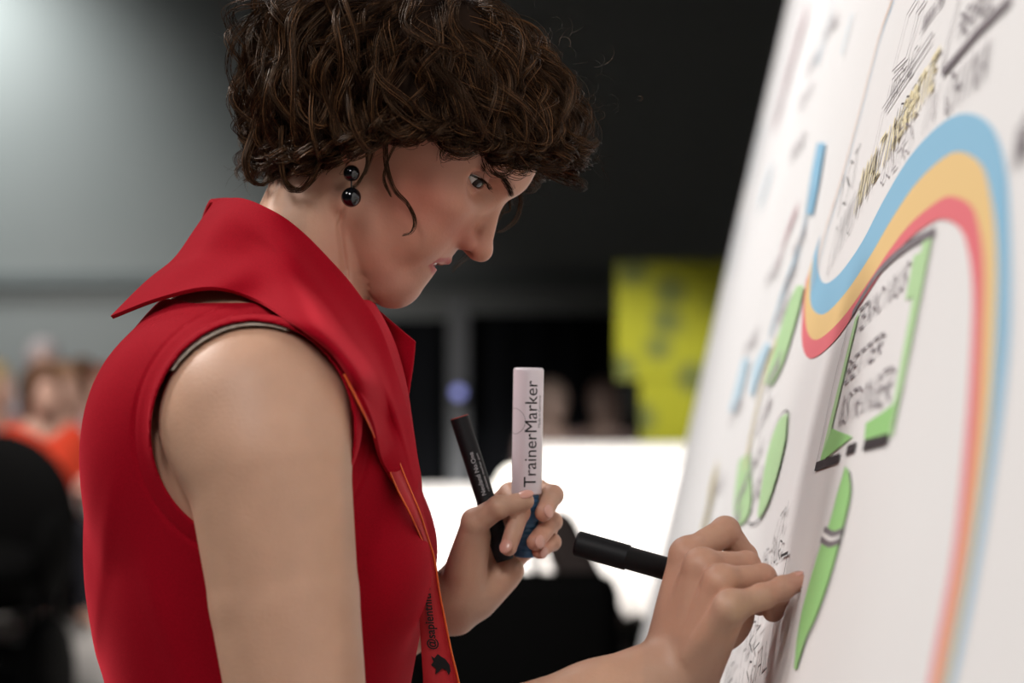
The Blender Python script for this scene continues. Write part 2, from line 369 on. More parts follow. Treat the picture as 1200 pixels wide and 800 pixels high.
def body(p):
    p = p.astype(np.float32)
    d = np.full(len(p), 1e3, np.float32)
    # far-away guess keeps the block culling honest
    bb = np.maximum(np.maximum(np.abs(p[:, 0]-480)-480, np.abs(p[:, 1]-1250)-1270), np.abs(p[:, 2])-600); d = np.minimum(d, np.maximum(bb, 60))
    m = inbox(p, (120, 270, -340), (520, 1300, 340), 60)
    if m.any(): d[m] = torso(p[m])
    d = sub(p, d, arm_r, (180, 370, 150), (900, 1000, 480), 22)
    d = sub(p, d, arm_l, (150, 370, -520), (560, 860, -10), 22)
    d = sub(p, d, neck_sdf, (240, 110, -150), (500, 480, 150), 26)
    d = sub(p, d, head_sdf, (310, -40, -125), (680, 370, 125), 5, 40)
    m = inbox(p, (380, 200, 10), (430, 350, 110), 0)           # crease where the jaw presses on the neck
    if m.any():
        q2 = toFU(p[m]).astype(np.float32); q2[..., 2] = 0; jl = np.minimum(cone(q2, (16, -96, 0), (34, -140, 0), 0, 0), cone(q2, (34, -140, 0), (80, -182, 0), 0, 0))
        d[m] = d[m]+4.0*np.exp(-(jl/3.6)**2)*np.clip((p[m][:, 2]-20)/15, 0, 1)
    d = sub(p, d, hand_r, *BOXES['hr'], 10, 40)
    d = sub(p, d, hand_l, (480, 530, -200), (670, 760, 20), 10, 40)
    m = inbox(p, (100, 1150, -320), (520, 2530, 320), 60)
    if m.any():
        q = p[m].copy(); q[:, 2] = np.abs(q[:, 2])
        l = cone(q, (290, 1230, 110), (300, 1800, 95), 125, 82)
        l = smin(l, cone(q, (300, 1800, 95), (285, 2420, 88), 78, 50), 30)
        l = smin(l, cone(q, (285, 2460, 88), (420, 2496, 95), 40, 30), 24)
        d[m] = smin(d[m], l, 30)
    return d
# materials of the figure
def skin_mat():
    m = mat('skin', (.60, .36, .26), .48, .4, bump=(420, .12, .002), sss=.12); nt = m.node_tree; b = nt.nodes['Principled BSDF']
    at = nt.nodes.new('ShaderNodeAttribute'); at.attribute_name = 'tone'
    n = nt.nodes.new('ShaderNodeTexNoise'); n.inputs['Scale'].default_value = 38; n.inputs['Detail'].default_value = 8
    tc = nt.nodes['Texture Coordinate'] if 'Texture Coordinate' in nt.nodes else nt.nodes.new('ShaderNodeTexCoord')
    nt.links.new(tc.outputs['Object'], n.inputs['Vector'])
    mr = nt.nodes.new('ShaderNodeMapRange'); mr.inputs[1].default_value = .3; mr.inputs[2].default_value = .7; mr.inputs[3].default_value = .95; mr.inputs[4].default_value = 1.04
    nt.links.new(n.outputs['Fac'], mr.inputs[0])
    x = nt.nodes.new('ShaderNodeMix'); x.data_type = 'RGBA'; x.blend_type = 'MULTIPLY'; x.inputs[0].default_value = 1
    nt.links.new(at.outputs['Color'], x.inputs[6]); nt.links.new(mr.outputs[0], x.inputs[7]); nt.links.new(x.outputs[2], b.inputs['Base Color'])
    return m
M_SKIN = skin_mat()
M_DRESS = mat('red_wool', (.34, .002, .012), .85, .08, noise=(900, (.27, .0015, .009)), bump=(1500, .25, .0006), sheen=.55)
M_HAIR = mat('brown_hair', (.055, .026, .014), .38, .5)
def hairmix(m):
    nt = m.node_tree; b = nt.nodes['Principled BSDF']; g = nt.nodes.new('ShaderNodeNewGeometry'); r = nt.nodes.new('ShaderNodeValToRGB'); cr = r.color_ramp
    cr.elements[0].color = (.008, .0032, .0018, 1); cr.elements[1].color = (.15, .068, .028, 1); cr.elements[1].position = 1; e = cr.elements.new(.72); e.color = (.020, .0085, .0042, 1)
    nt.links.new(g.outputs['Random Per Island'], r.inputs[0]); nt.links.new(r.outputs[0], b.inputs['Base Color']); b.inputs['Specular Tint'].default_value = (.85, .55, .35, 1)
hairmix(M_HAIR)
M_SCALP = mat('dark_hair', (.018, .009, .005), .8, .1)  # plain dark brown for the hair cap, brows and lashes
M_WHITE = mat('white_of_eye', (.72, .68, .66), .12, .6); M_IRIS = mat('dark_iris', (.02, .010, .006), .3, .25); M_PUPIL = mat('pupil', (.003, .003, .003), .08, .7)
M_BEAD = mat('black_bead', (.004, .004, .005), .08, .7); M_TEETH = mat('tooth_enamel', (.82, .78, .72), .2, .6)
M_STRAP = mat('grey_beige_cloth', (.42, .36, .30), .8, .2)
M_BLACKPL = mat('black_plastic', (.006, .006, .007), .55, .22, bump=(700, .1, .0003))
M_NAIL = mat('nail', (.62, .33, .26), .25, .5)

woman = empty('person', (-.2, 1.6, 0), 'woman with short curly brown hair in a sleeveless red dress writing on the board', 'person')

# --- body: one continuous surface, extracted finely at the face and the hands
full_lo, full_hi = (90, -20, -560), (940, 2540, 560)
SK = [((340, -10, -122), (665, 365, 122)), ((738, 565, 45), (932, 765, 305)), ((505, 555, -205), (680, 755, -15))]
parts = [snets(body, a, b, h) for (a, b), h in zip(SK, (1.7, 1.9, 1.9))]
parts.append(snets(body, (150, 300, 110), (470, 905, 420), 4.0))
parts.append(snets(body, full_lo, full_hi, 7.0, skip=SK+[((150, 300, 110), (470, 905, 420))]))
BV, BQ = merge(parts)
bme = npmesh('body', world(BV), BQ)
def tones(V):
    q = toFU(V.astype(np.float32)); F, Uu, C = q[:, 0], q[:, 1], np.abs(q[:, 2])
    base = np.tile(np.array([.56, .33, .225]), (len(V), 1))
    face = (Uu < 75)*(F > -40)*np.clip(1-(np.maximum(np.maximum(330-V[:, 0], 0), 0))/20, 0, 1)*(V[:, 1] < 370)*(C < 120)
    inh = face*np.clip((F-0)/45, 0, 1)
    def mix(col, wgt): nonlocal base; wgt = np.clip(wgt, 0, 1)[:, None]; base = base*(1-wgt)+np.array(col)*wgt
    mix((.51, .25, .17), inh*.9)
    mix((.48, .165, .11), inh*.85*np.exp(-((F-85)/42)**2-((Uu+55)/40)**2)*(C > 30))
    mix((.46, .15, .105), inh*.7*np.exp(-((F-150)/26)**2-((Uu+58)/20)**2))
    mix((.48, .17, .12), inh*.5*np.exp(-((F-110)/50)**2-((Uu+150)/30)**2))
    up = np.exp(-((Uu+89-np.interp(C, [0, 14, 31], [0, 0, -7]))/5.0)**4)*(C < 33)*(F > 112)
    lo = np.exp(-((Uu+107-np.interp(C, [0, 15, 29], [0, 0, 4]))/5.6)**4)*(C < 31)*(F > 110)
    mix((.40, .07, .06), inh*(up+lo)*1.0)
    cav = np.exp(-((Uu+98)/3.2)**4)*(C < 30)*(F > 105)*(F < 140); mix((.10, .02, .02), cav*.8)  # shade of the mouth hollow, painted into the skin tone
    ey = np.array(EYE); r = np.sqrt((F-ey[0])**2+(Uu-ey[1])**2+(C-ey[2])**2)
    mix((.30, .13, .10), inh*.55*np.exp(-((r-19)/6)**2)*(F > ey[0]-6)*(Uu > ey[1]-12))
    nost = np.exp(-(((F-158)/9)**2+((Uu+66)/5)**2+((C-9)/5)**2)); mix((.07, .015, .012), nost*.9)  # nostril shade painted into the skin tone
    # knuckles and finger ends are pinker
    for J, R in [(RF, RR), (LF, LR)]:
        for n in J:
            for i, j in enumerate(J[n]):
                g = np.exp(-(((V-np.array(j))**2).sum(1))/(17.0**2)); mix((.56, .23, .165), g*(.55 if i in (0, 3) else .35))
    hr = np.exp(-(((V-np.array(UR(840, 700, 1.30)))**2).sum(1))/(110.0**2)); mix((.54, .27, .19), hr*.5)
    return base
T = tones(BV); ca = bme.color_attributes.new('tone', 'FLOAT_COLOR', 'POINT')
ca.data.foreach_set('color', np.concatenate([T, np.ones((len(T), 1))], 1).astype(np.float32).ravel())
link('body', bme, M_SKIN, woman)

# --- eyes, teeth, brows, lashes, nails
def ball_at(name, cen, r, m, parent=woman):
    return MB().ball(W(cen), r/S, 28, 18).obj(name, m, parent, True)
for sg in (1, -1):
    ec = fromFU(EYE[0], EYE[1], EYE[2]*sg); eye = ball_at('eye', ec, EYR, M_WHITE)
    look = np.array([.82, -.24, .46 if sg > 0 else .10]); look /= np.linalg.norm(look)
    for nm, rr, off, mm in (('iris', 9.4, .35, M_IRIS), ('pupil', 3.9, .6, M_PUPIL)):
        c0 = Vector(W(ec)); c1 = Vector(W(fromFU(EYE[0]+look[0]*50, EYE[1]+look[1]*50, EYE[2]*sg+look[2]*50))); ax = (c1-c0).normalized()
        R = (EYR+off); prof = [(rr*(1-i/7), math.sqrt(R*R-(rr*(1-i/7))**2)) for i in range(8)]
        mb = MB().lathe([(a/S+1e-6, b/S) for a, b in prof], c0, ax, 28, False)
        o = link(nm, mb.mesh(nm, True), mm); o.parent = eye; o.matrix_parent_inverse = Matrix()
mb = MB()
def FUw(F, Uu, C): return W(fromFU(F, Uu, C))
for i, C in enumerate((4, 12, 19)):
    for sg in (1, -1):
        F = np.interp(C, [0, 14, 31], [143, 138, 121]); mb = MB().ball((0, 0, 0), (4.0/S, 4.2/S, 4.8/S), 14, 10)
        o = mb.obj('tooth', M_TEETH, None, True); o.location = FUw(F-3, -99.5, C*sg*1.15); o.rotation_euler = (0, math.radians(41), 0)
        o.parent = woman; o.matrix_parent_inverse = Matrix.Translation(woman.location).inverted()
for sg in (1, -1):
    hb = MB()
    for k in range(230):            # eyebrow hairs
        t = RNG.random(); F = np.interp(t, [0, .3, .7, 1], [150, 146, 131, 108]); Uu = np.interp(t, [0, .3, .7, 1], [19, 25, 32, 28]); C = np.interp(t, [0, .3, .7, 1], [13, 26, 48, 68])
        wdt = np.interp(t, [0, .4, 1], [4.5, 4, 1.5]); Uu += RNG.normal(0, wdt*.42); F += 2
        p = np.array(fromFU(F, Uu, C*sg), np.float32)
        for _ in range(4): 
            e = np.eye(3, dtype=np.float32); d0 = head_sdf(p[None])[0]; g = np.array([head_sdf((p+e[i])[None])[0]-d0 for i in range(3)]); p = (p-(d0-.5)*g/(g@g)).astype(np.float32)
        tx = np.array(fromFU(*(np.array([-9, 3.0, 9*1.0]) if sg > 0 else np.array([-9, 3.0, -9])))) - np.array(fromFU(0, 0, 0)); tx = tx-g*(tx@g)/(g@g)
        hb.tube([W(p), W(p+tx*.5+g*1.2), W(p+tx*.95+g*.8)], [.24/S, .22/S, .07/S], 3)
    hb.obj('eyebrow', M_SCALP, woman)
lb = MB()
en = np.array([.72, -.12, .68]); en /= np.linalg.norm(en); et = np.array([-.68, .02, .72]); et -= en*(et@en); et /= np.linalg.norm(et); eu = np.cross(en, et); eu = eu if eu[1] > 0 else -eu
for k in range(64):
    x = np.interp(k, [0, 63], [-15, 19]); y = 7.0*(1-(x/19.5)**2)-1.0-.12*x; z = math.sqrt(max(1, 21.5**2-x*x-y*y))
    p0 = np.array(EYE)+et*x+eu*y+en*z; L = 6.5+2*RNG.random()
    p1 = p0+en*L*.55+et*x*.12-eu*1.5; p2 = p0+en*L*.9+et*x*.3+eu*1.5
    lb.tube([FUw(*p0), FUw(*p1), FUw(*p2)], [.36/S, .3/S, .1/S], 3)
lb.obj('eyelashes', M_SCALP, woman)
def nail(tip, prev, up, r):
    t = Vector(W(tip)); d = (t-Vector(W(prev))).normalized(); up = Vector(up); up = (up-d*up.dot(d)).normalized(); s = d.cross(up)
    mb = MB().ball((0, 0, 0), (r*.78/S, r*.95/S, r*.28/S), 16, 10); me = mb.mesh('fingernail', True)
    Mx = Matrix((s, d, up)).transposed().to_4x4(); Mx.translation = t+up*r*.82/S+d*r*.15/S; me.transform(Mx); link('fingernail', me, M_NAIL, woman)
nail(UY(615, 587, 1.637), UY(584, 594, 1.634), (0, -.5, 1), 11.2)
nail(LF['index'][3], LF['index'][2], (-.5, -1, -.2), 10.4); nail(LF['middle'][3], LF['middle'][2], (.3, -1, -.1), 10.6)
nail(LF['ring'][3], LF['ring'][2], (.2, -1, -.2), 10.4); nail(LF['pinky'][3], LF['pinky'][2], (.2, -1, -.3), 9)
nail(RF['pinky'][3], RF['pinky'][2], (.5, .2, 1), 9.6)

# --- earrings: two black beads on a post
er = MB().ball(W(U(412, 203, 112)), 9.3/S, 24, 16); o1 = er.obj('earring_bead', M_BEAD, woman, True)
er2 = MB().ball(W(U(411.5, 231, 112)), 11.2/S, 24, 16).obj('earring_bead', M_BEAD, woman, True)
er3 = MB().tube([W(U(412, 205, 112)), W(U(411.5, 230, 112))], .9/S, 8).obj('earring_wire', M_BEAD, woman)

# --- dress bodice as a shell of cloth round the torso
def ellE(p, rx=119, ry=129, cx=296, cy=505):
    s = 1-p[:, 2]/(S*YC); x = 600+(p[:, 0]-600)/s; y = 400+(p[:, 1]-400)/s
    ang = math.radians(0); x = (x-cx)/rx; y = (y-cy)/ry; k0 = np.sqrt(x*x+y*y)+1e-4; k1 = np.sqrt((x/rx)**2+(y/ry)**2)+1e-5
    return k0*(k0-1)/k1*s
def ellFar(p): q = p.copy(); q[:, 2] = -q[:, 2]; x = (p[:, 0]-322)/112; y = (p[:, 1]-510)/118; k0 = np.sqrt(x*x+y*y)+1e-4; k1 = np.sqrt((x/112)**2+(y/118)**2)+1e-5; return k0*(k0-1)/k1
def dbase(p):
    d = torso(p, SKF, 1850); d = smin(d, delt(p), 22); d = smin(d, ell(p, (325, 465, -236), (90, 96, 70)), 26); return d
def dress(p):
    p = p.astype(np.float32); d0 = dbase(p)
    E = np.where(p[:, 2] > 0, ellE(p), ellFar(p)); near = np.abs(p[:, 2]) > 70
    a, b = p[:, 0], p[:, 1]
    # folds: under the arm, at the bust, a hem band round the armhole
    fold = 3.2*np.exp(-(((a-225)-.32*(b-690))/16)**2)*np.clip((b-600)/80, 0, 1)+2.6*np.exp(-(((a-470)+.55*(b-600))/15)**2)*np.exp(-((b-590)/70)**2)*(p[:, 2] > 0)
    fold += 2.0*np.sin(a*.045+b*.012+p[:, 2]*.02)*np.clip((b-700)/150, 0, 1)
    fold += 2.2*np.exp(-(((a-150)+.25*(b-650))/12)**2)*np.clip((b-520)/80, 0, 1)*(p[:, 2] > 0)
    hem = 2.3*np.exp(-((E-3)/8)**2)-1.6*np.exp(-((E-18)/2.6)**2)
    out = d0-9-fold-hem*near; inn = d0+3
    d = smax(out, -inn, 2.0)
    d = np.where(near, smax(d, -E, 3.0), d)
    d = smax(d, 352-b+np.clip(np.abs(p[:, 2])-90, 0, 60)*.1, 3)
    d = smax(d, b-1840, 3)
    return d
DV, DQ = merge([snets(dress, (95, 340, 20), (530, 905, 330), 2.6, proj=1), snets(dress, (60, 330, -340), (560, 1860, 345), 7, skip=[((95, 340, 20), (530, 905, 330))], proj=1)])
link('dress', npmesh('dress', world(DV), DQ), M_DRESS, woman)
def cami(p):
    p = p.astype(np.float32); d0 = dbase(p); E = ellE(p)
    d = smax(d0-6.0, -(d0+3), 1); d = smax(d, -(E+6-.03*np.abs(p[:, 0]-285)), 1.5); d = smax(d, E-6, 2); return np.maximum(np.maximum(d, p[:, 1]-430), p[:, 0]-368)
CV, CQ = snets(cami, (160, 345, 60), (440, 520, 330), 2.4, proj=1)
link('camisole_strap', npmesh('strap', world(CV), CQ), M_STRAP, woman)

# --- collar: grids of control points (photo pixel, distance toward the camera), smoothed and given thickness
def onT(px, py, off, cmax=330, fb=None):
    cs = np.linspace(cmax, -60, 260); pts = np.array([U(px, py, c) for c in cs], np.float32); d = dbase(pts)-off
    i = np.argmax(d < 0) if (d < 0).any() else int(np.argmin(d)); return float(cs[i])
def catmull(A, n):
    A = np.asarray(A, float); m = len(A); t = np.linspace(0, m-1, n); i = np.clip(t.astype(int), 0, m-2); f = (t-i).reshape((-1,)+(1,)*(A.ndim-1))
    p0 = A[np.maximum(i-1, 0)]; p1 = A[i]; p2 = A[i+1]; p3 = A[np.minimum(i+2, m-1)]
    return .5*(2*p1+(p2-p0)*f+(2*p0-5*p1+4*p2-p3)*f*f+(3*p1-p0-3*p2+p3)*f**3)
def patch(name, grid, nu, nv, th, m, parent, fold=None, lab=None):
    G = np.array([[U(*q) for q in row] for row in grid], float)
    A = catmull(G, nu); A = catmull(A.transpose(1, 0, 2), nv).transpose(1, 0, 2)
    if fold is not None: A = fold(A)
    V = world(A).reshape(-1, 3); i = np.arange(nu-1)[:, None]*nv+np.arange(nv-1)[None]
    Q = np.stack([i, i+1, i+nv+1, i+nv], -1).reshape(-1, 4)
    o = link(name, npmesh(name, V, Q), m, parent); s = o.modifiers.new('thick', 'SOLIDIFY'); s.thickness = th; s.offset = 0
    b = o.modifiers.new('round', 'BEVEL'); b.width = th*.35; b.segments = 2; b.limit_method = 'ANGLE'; b.angle_limit = math.radians(50)
    return o
T_ = lambda x, y, off: (x, y, onT(x, y, off))
near_grid = [
    [(252, 238, -15), (225, 278, 15), (185, 320, 50), (131, 372, 75)],
    [(282, 234, 35), (252, 272, 80), (222, 312, 118), (188, 350, 140)],
    [(318, 247, 75), (300, 288, 118), (275, 318, 150), (248, 338, 178)],
    [(350, 270, 92), (335, 312, 140), (318, 340, 172), T_(300, 352, 22)],
    [(385, 305, 92), (374, 350, 142), T_(360, 375, 26), T_(345, 380, 20)],
    [(415, 340, 82), (406, 390, 128), T_(398, 410, 26), T_(388, 412, 20)],
    [(443, 383, 68), (436, 428, 100), T_(426, 448, 24), T_(414, 450, 18)],
    [(462, 435, 56), (457, 470, 80), (448, 490, 98), T_(434, 492, 18)],
    [(477, 487, 50), (472, 512, 66), (462, 528, 82), (446, 538, 100)],
    [(491, 555, 46), (487, 572, 54), (478, 578, 64), (462, 565, 84)]]
def clearof(g, fn, off, c0=0):
    out = []
    for row in g:
        r2 = []
        for k, (x, y, c) in enumerate(row):
            cs = np.linspace(330, -60, 260); d = fn(np.array([U(x, y, q) for q in cs], np.float32))-off
            r2.append((x, y, max(c, float(cs[int(np.argmax(d < 0))]))) if (d < 0).any() else (x, y, c))
        out.append(r2)
    return out
near_grid = clearof(near_grid, lambda p: smin(dbase(p)-12, neck_sdf(p), 20), 7)
def nf(A):
    n = A.shape[0]; m = A.shape[1]; u = np.linspace(0, 1, n)[:, None]; v = np.linspace(0, 1, m)[None]
    A[..., 2] += 12*np.sin(u*17+v*3.0+.2)*np.exp(-((v-.5)/.3)**2)*np.exp(-((u-.25)/.22)**2)
    A[..., 1] -= 7*np.sin(v*9+u*6)*np.exp(-((u-.06)/.1)**2)*np.exp(-((v-.5)/.3)**2)
    A[..., 2] += 7*np.exp(-((v-.16-.25*u)/.07)**2)*np.clip(u*4, 0, 1)*np.clip((1-u)*4, 0, 1)
    return A
patch('collar', near_grid, 90, 40, .0032, M_DRESS, woman, nf)
far_grid = [
    [(252, 238, -15), (246, 236, -50), (238, 254, -85), (234, 276, -120)],
    [(282, 238, -55), (280, 240, -95), (270, 270, -140), (262, 300, -180)],
    [(325, 262, -85), (328, 278, -130), (328, 300, -170), (325, 330, -210)],
    [(372, 300, -80), (378, 320, -120), (384, 345, -150), (388, 370, -190)],
    [(412, 334, -55), (420, 350, -80), (426, 375, -100), (430, 405, -130)],
    [(438, 360, -30), (446, 378, -45), (450, 408, -60), (450, 440, -80)],
    [(487, 400, -20), (484, 428, -20), (479, 458, -15), (474, 490, -5)]]
patch('collar', far_grid, 60, 30, .0032, M_DRESS, woman)
# inner stand of the collar round the nape
st = [[(252, 238, -15), (262, 262, -10), (280, 300, 0)], [(284, 236, 38), (296, 262, 30), (310, 300, 20)], [(320, 248, 74), (330, 275, 58), (340, 320, 40)], [(352, 272, 88), (362, 298, 70), (372, 345, 55)],
      [(386, 307, 88), (394, 330, 70), (400, 370, 50)], [(416, 342, 78), (424, 368, 60), (428, 400, 40)], [(443, 384, 66), (446, 410, 50), (446, 440, 30)], [(476, 486, 48), (470, 500, 35), (462, 520, 20)]]
patch('collar_facing', st, 70, 16, .002, M_DRESS, woman)

# --- lanyard
M_LAN = mat('lanyard_red', (.46, .018, .025), .55, .3, bump=(1200, .3, .0004)); M_LANE = mat('lanyard_edge', (.75, .12, .02), .5, .4); M_INK = mat('black_ink', (.006, .006, .007), .6, .3)
M_LANTXT = mat('lanyard_print', (.62, .38, .22), .6, .3)
lan = empty('lanyard', W(U(430, 480, 120)), 'red conference lanyard with black printing hanging down the front of the dress', 'lanyard')
def ribbon(name, rows, m, parent, th=.0008, n=60):
    G = np.array([[U(*q) for q in r] for r in rows], float); A = catmull(G, n); V = world(A).reshape(-1, 3); k = A.shape[1]
    i = np.arange(n-1)[:, None]*k+np.arange(k-1)[None]; Q = np.stack([i, i+1, i+k+1, i+k], -1).reshape(-1, 4)
    o = link(name, npmesh(name, V, Q), m, parent); s = o.modifiers.new('thick', 'SOLIDIFY'); s.thickness = th; s.offset = 0; return o, A
rows = []; er_ = []
for x, y, wd, off in ((404, 438, 16, 13), (416, 462, 15, 13), (432, 495, 13, 13), (450, 535, 12, 13), (466, 572, 11, 13), (482, 603, 8, 13)):
    off += 5 if y < 560 else 12
    c1 = onT(x, y, off); c2 = onT(x+wd, y-6, off); rows.append([(x, y, c1), (x+wd, y-6, c2)])
    er_.append(rows[-1])
rows2 = [(496, 634, 501, 631), (495, 662, 508, 654), (492, 700, 514, 692), (492, 730, 520, 722), (494, 765, 528, 762), (496, 800, 537, 800), (497, 850, 545, 850)]
cc = [112, 99, 87, 82, 82, 82, 82]
rows += [[(a, b, c), (a2, b2, c-14)] for (a, b, a2, b2), c in zip(rows2, cc)]
o, LA = ribbon('ribbon', rows, M_LAN, lan, n=90)
edge = [[r[1], (r[1][0]+1.6, r[1][1]+.6, r[1][2]+1)] for r in rows]
ribbon('ribbon_edge', edge, M_LANE, lan, .0012, 90)
edge = [[(r[0][0]-1.4, r[0][1]+.4, r[0][2]+1), r[0]] for r in rows[:7]]
ribbon('ribbon_edge', edge, M_LANE, lan, .0012, 60)
def onpl(px, py): return W(U(px, py, 82-14*((px-494)/38)+3.6))
o0 = onpl(511.5, 761); up_ = onpl(504, 690)-o0; rt = onpl(521, 761)-o0
text_mesh('printed_text', '@sapientnitro', .0098, o0+rt*.0, up_, -rt, M_INK, lan, .0002, squeeze=.86)
a0 = W(U(429, 484, onT(429, 484, 16)+3)); a1 = W(U(419, 461, onT(419, 461, 16)+3)); a2 = W(U(437, 478, onT(437, 478, 16)+3))
text_mesh('printed_text', 'nitro', .0085, a1, a0-a1, -(a1-W(U(428, 457, onT(428, 457, 16)+3)))*1, M_LANTXT, lan, .0001, squeeze=.9)
bird = [(505, 768), (509, 771), (513, 766), (517, 769), (522, 772), (527, 779), (528, 786), (526, 791), (523, 785), (518, 783), (514, 787), (510, 790), (511, 783), (505, 779), (508, 775)]
MB().add([onpl(x, y) for x, y in bird], [tuple(range(len(bird)))[::-1]]).obj('bird_emblem', M_INK, lan)
# --- hair: a close cap under thousands of curled strands
HC = np.array([12., 42., 0.]); HR = np.array([149., 112., 107.])
def umin(F): return np.interp(F, [-160, -70, -35, -12, 12, 40, 75, 110, 140, 160, 175], [-150, -120, -82, -50, -24, 8, 24, 40, 62, 88, 108])
def cap(p):
    q = toFU(p.astype(np.float32)); d = ell(q, HC, HR+12); d = smin(d, ell(q, (-70, 0, 0), (80, 90, 88)), 30); d = smin(d, ell(q, (-92, -78, 0), (34, 50, 70)), 30)
    for (f, u, c, r) in CL: d = smin(d, ell(q, (f, u, c), (r, r, r*.9)), 10)
    d = smax(d, -ell(q, HC, HR-6), 4)
    return smax(d, (umin(q[:, 0])+14-q[:, 1]).astype(np.float32), 10)
CL = []
for i in range(0):
    th = RNG.uniform(0, 2*math.pi); z = RNG.uniform(-.6, 1); r = math.sqrt(max(0, 1-z*z)); dd = np.array([r*math.cos(th), z, r*math.sin(th)]); pp = HC+dd*(HR+16)
    if pp[1] > umin(pp[0])+30: CL.append((*pp, RNG.uniform(18, 30)))
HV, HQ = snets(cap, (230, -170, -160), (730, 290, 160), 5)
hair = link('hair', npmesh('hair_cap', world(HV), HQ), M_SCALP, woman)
def strands(nclump, per, seed):
    R = np.random.default_rng(seed); K = 24
    cand = []
    while len(cand) < nclump:
        v = R.normal(size=3); v /= np.linalg.norm(v); p = HC+v*HR
        if p[1] > umin(p[0])-2 and v[1] > -.98: cand.append(v)
    d = np.array(cand); pole = np.array([-.38, .92, 0.0]); pole /= np.linalg.norm(pole)
    L = R.uniform(75, 150, nclump); front = np.clip((d[:, 0]-.2)/.6, 0, 1)
    back = np.clip((-d[:, 0]-.05)/.5, 0, 1)
    bd = np.clip(-(d[:, 0]*.80+d[:, 1]*.55)+.05, 0, 1); L = L*(1+.35*back)
    lift = R.uniform(.10, .30, nclump)+.62*bd*R.uniform(.55, 1.05, nclump)+.08*front*np.clip(d[:, 1], 0, 1)
    nz = np.sin(d[:, 0]*7+1)*np.sin(d[:, 1]*8+2)*np.sin(d[:, 2]*7+.7)+.6*np.sin(d[:, 0]*13+d[:, 2]*11); lift = np.minimum(lift*(1+.38*nz)+.03*nz, .70+.04*R.random(nclump))
    crad = R.uniform(7, 20, nclump)*(1-.3*front); wav = R.uniform(48, 100, nclump)*(1+.5*front); ph = R.uniform(0, 6.28, nclump); hand = R.choice([-1, 1], nclump)
    side = R.normal(0, .30, nclump); jit = R.normal(0, 8, nclump)
    # the fringe sweeps across the brow to the near side and forward
    pts = np.zeros((nclump, K, 3)); dirn = d.copy(); alive = np.ones(nclump, bool); pos_prev = None; st = L/(K-1); frz = None
    Tn = None
    for k in range(K):
        t = k/(K-1)
        rad = 1+lift*(1-(1-min(1, t*1.8))**2)
        pos = HC+dirn*HR*rad[:, None]
        tang = dirn*(dirn@pole)[:, None]-pole; tang /= np.linalg.norm(tang, axis=1, keepdims=True)+1e-6
        fd = np.array([1.0, 0, 0])-dirn*dirn[:, :1]; wf = 1.3*np.clip(np.abs(dirn[:, 2])*1.5-.1, 0, 1)*np.clip((dirn[:, 0]+.35)/.5, 0, 1)*np.clip((.95-dirn[:, 0])/.4, 0, 1); tang = tang+fd*wf[:, None]; tang /= np.linalg.norm(tang, axis=1, keepdims=True)+1e-6
        b = np.cross(dirn, tang); sw = side+.75*front*np.sign(d[:, 2]+.25)*-.0
        fl = tang*np.cos(sw)[:, None]+b*np.sin(sw)[:, None]
        nrm = dirn/np.linalg.norm(dirn, axis=1, keepdims=True); bb = np.cross(nrm, fl)
        w_ = np.minimum(1, t*2.2)*crad; a = ph+hand*2*math.pi*(t*L)/wav
        pts[:, k] = pos+nrm*(np.cos(a)*w_)[:, None]+bb*(np.sin(a)*w_)[:, None]
        # slow down and hang free where the hairline is reached
        gap = pos[:, 1]-umin(pos[:, 0])-jit; sp = np.clip((gap+6)/22, .0, 1)
        dirn = dirn+fl*(st*sp/110)[:, None]; dirn /= np.linalg.norm(dirn, axis=1, keepdims=True)
    n = nclump*per; base = np.repeat(pts, per, 0); 
    spread = R.uniform(2.0, 5.0, nclump).repeat(per)
    o1 = R.normal(size=(n, 3)); o1 *= spread[:, None]; tt = np.linspace(0, 1, K)
    taper = (1-.65*tt**1.5)
    fr = R.normal(size=(n, 3))*1.0
    base += o1[:, None]*taper[None, :, None]+fr[:, None]*(np.sin(tt*9+R.uniform(0, 6, n)[:, None])*1.4*tt)[..., None]
    stray = R.random(n) < .06; base[stray] += (R.normal(size=(stray.sum(), 3))*11)[:, None]*(tt**1.6)[None, :, None]
    cut = R.uniform(.72, 1.0, n); 
    idx = tt[None]*cut[:, None]*(K-1); i0 = np.clip(idx.astype(int), 0, K-2); f = (idx-i0)[..., None]; r_ = np.arange(n)[:, None]
    return base[r_, i0]*(1-f)+base[r_, i0+1]*f
def tubes(pts, rad, K):          # three-sided strands, pts in (F, U, C)
    A = np.stack([HO[0]+HF[0]*pts[..., 0]+HU[0]*pts[..., 1], HO[1]+HF[1]*pts[..., 0]+HU[1]*pts[..., 1], pts[..., 2]], -1); X = world(A)
    n = len(X); Tt = np.gradient(X, axis=1); Tt /= np.linalg.norm(Tt, axis=2, keepdims=True)+1e-12
    ref = np.tile(np.array([.3, .8, .52]), (n, 1))[:, None]; u = np.cross(Tt, ref); u /= np.linalg.norm(u, axis=2, keepdims=True)+1e-9; v = np.cross(Tt, u)
    tt = np.linspace(0, 1, K); rr = (rad*(1-.55*tt**2))[None, :, None]/S if np.isscalar(rad) else (rad[:, None]*(1-.55*tt**2)[None])[..., None]/S
    ring = np.stack([X+(u*math.cos(a)+v*math.sin(a))*rr for a in (0, 2.094, 4.189)], 2).reshape(-1, 3)
    i = (np.arange(n)[:, None, None]*K+np.arange(K-1)[None, :, None])*3+np.arange(3)[None, None]; j = (np.arange(n)[:, None, None]*K+np.arange(K-1)[None, :, None])*3+(np.arange(3)+1)[None, None] % 3
    return ring, np.stack([i, j, j+3, i+3], -1).reshape(-1, 4)
SP = strands(880, 14, 3)
V_, Q_ = tubes(SP, .44, 24)
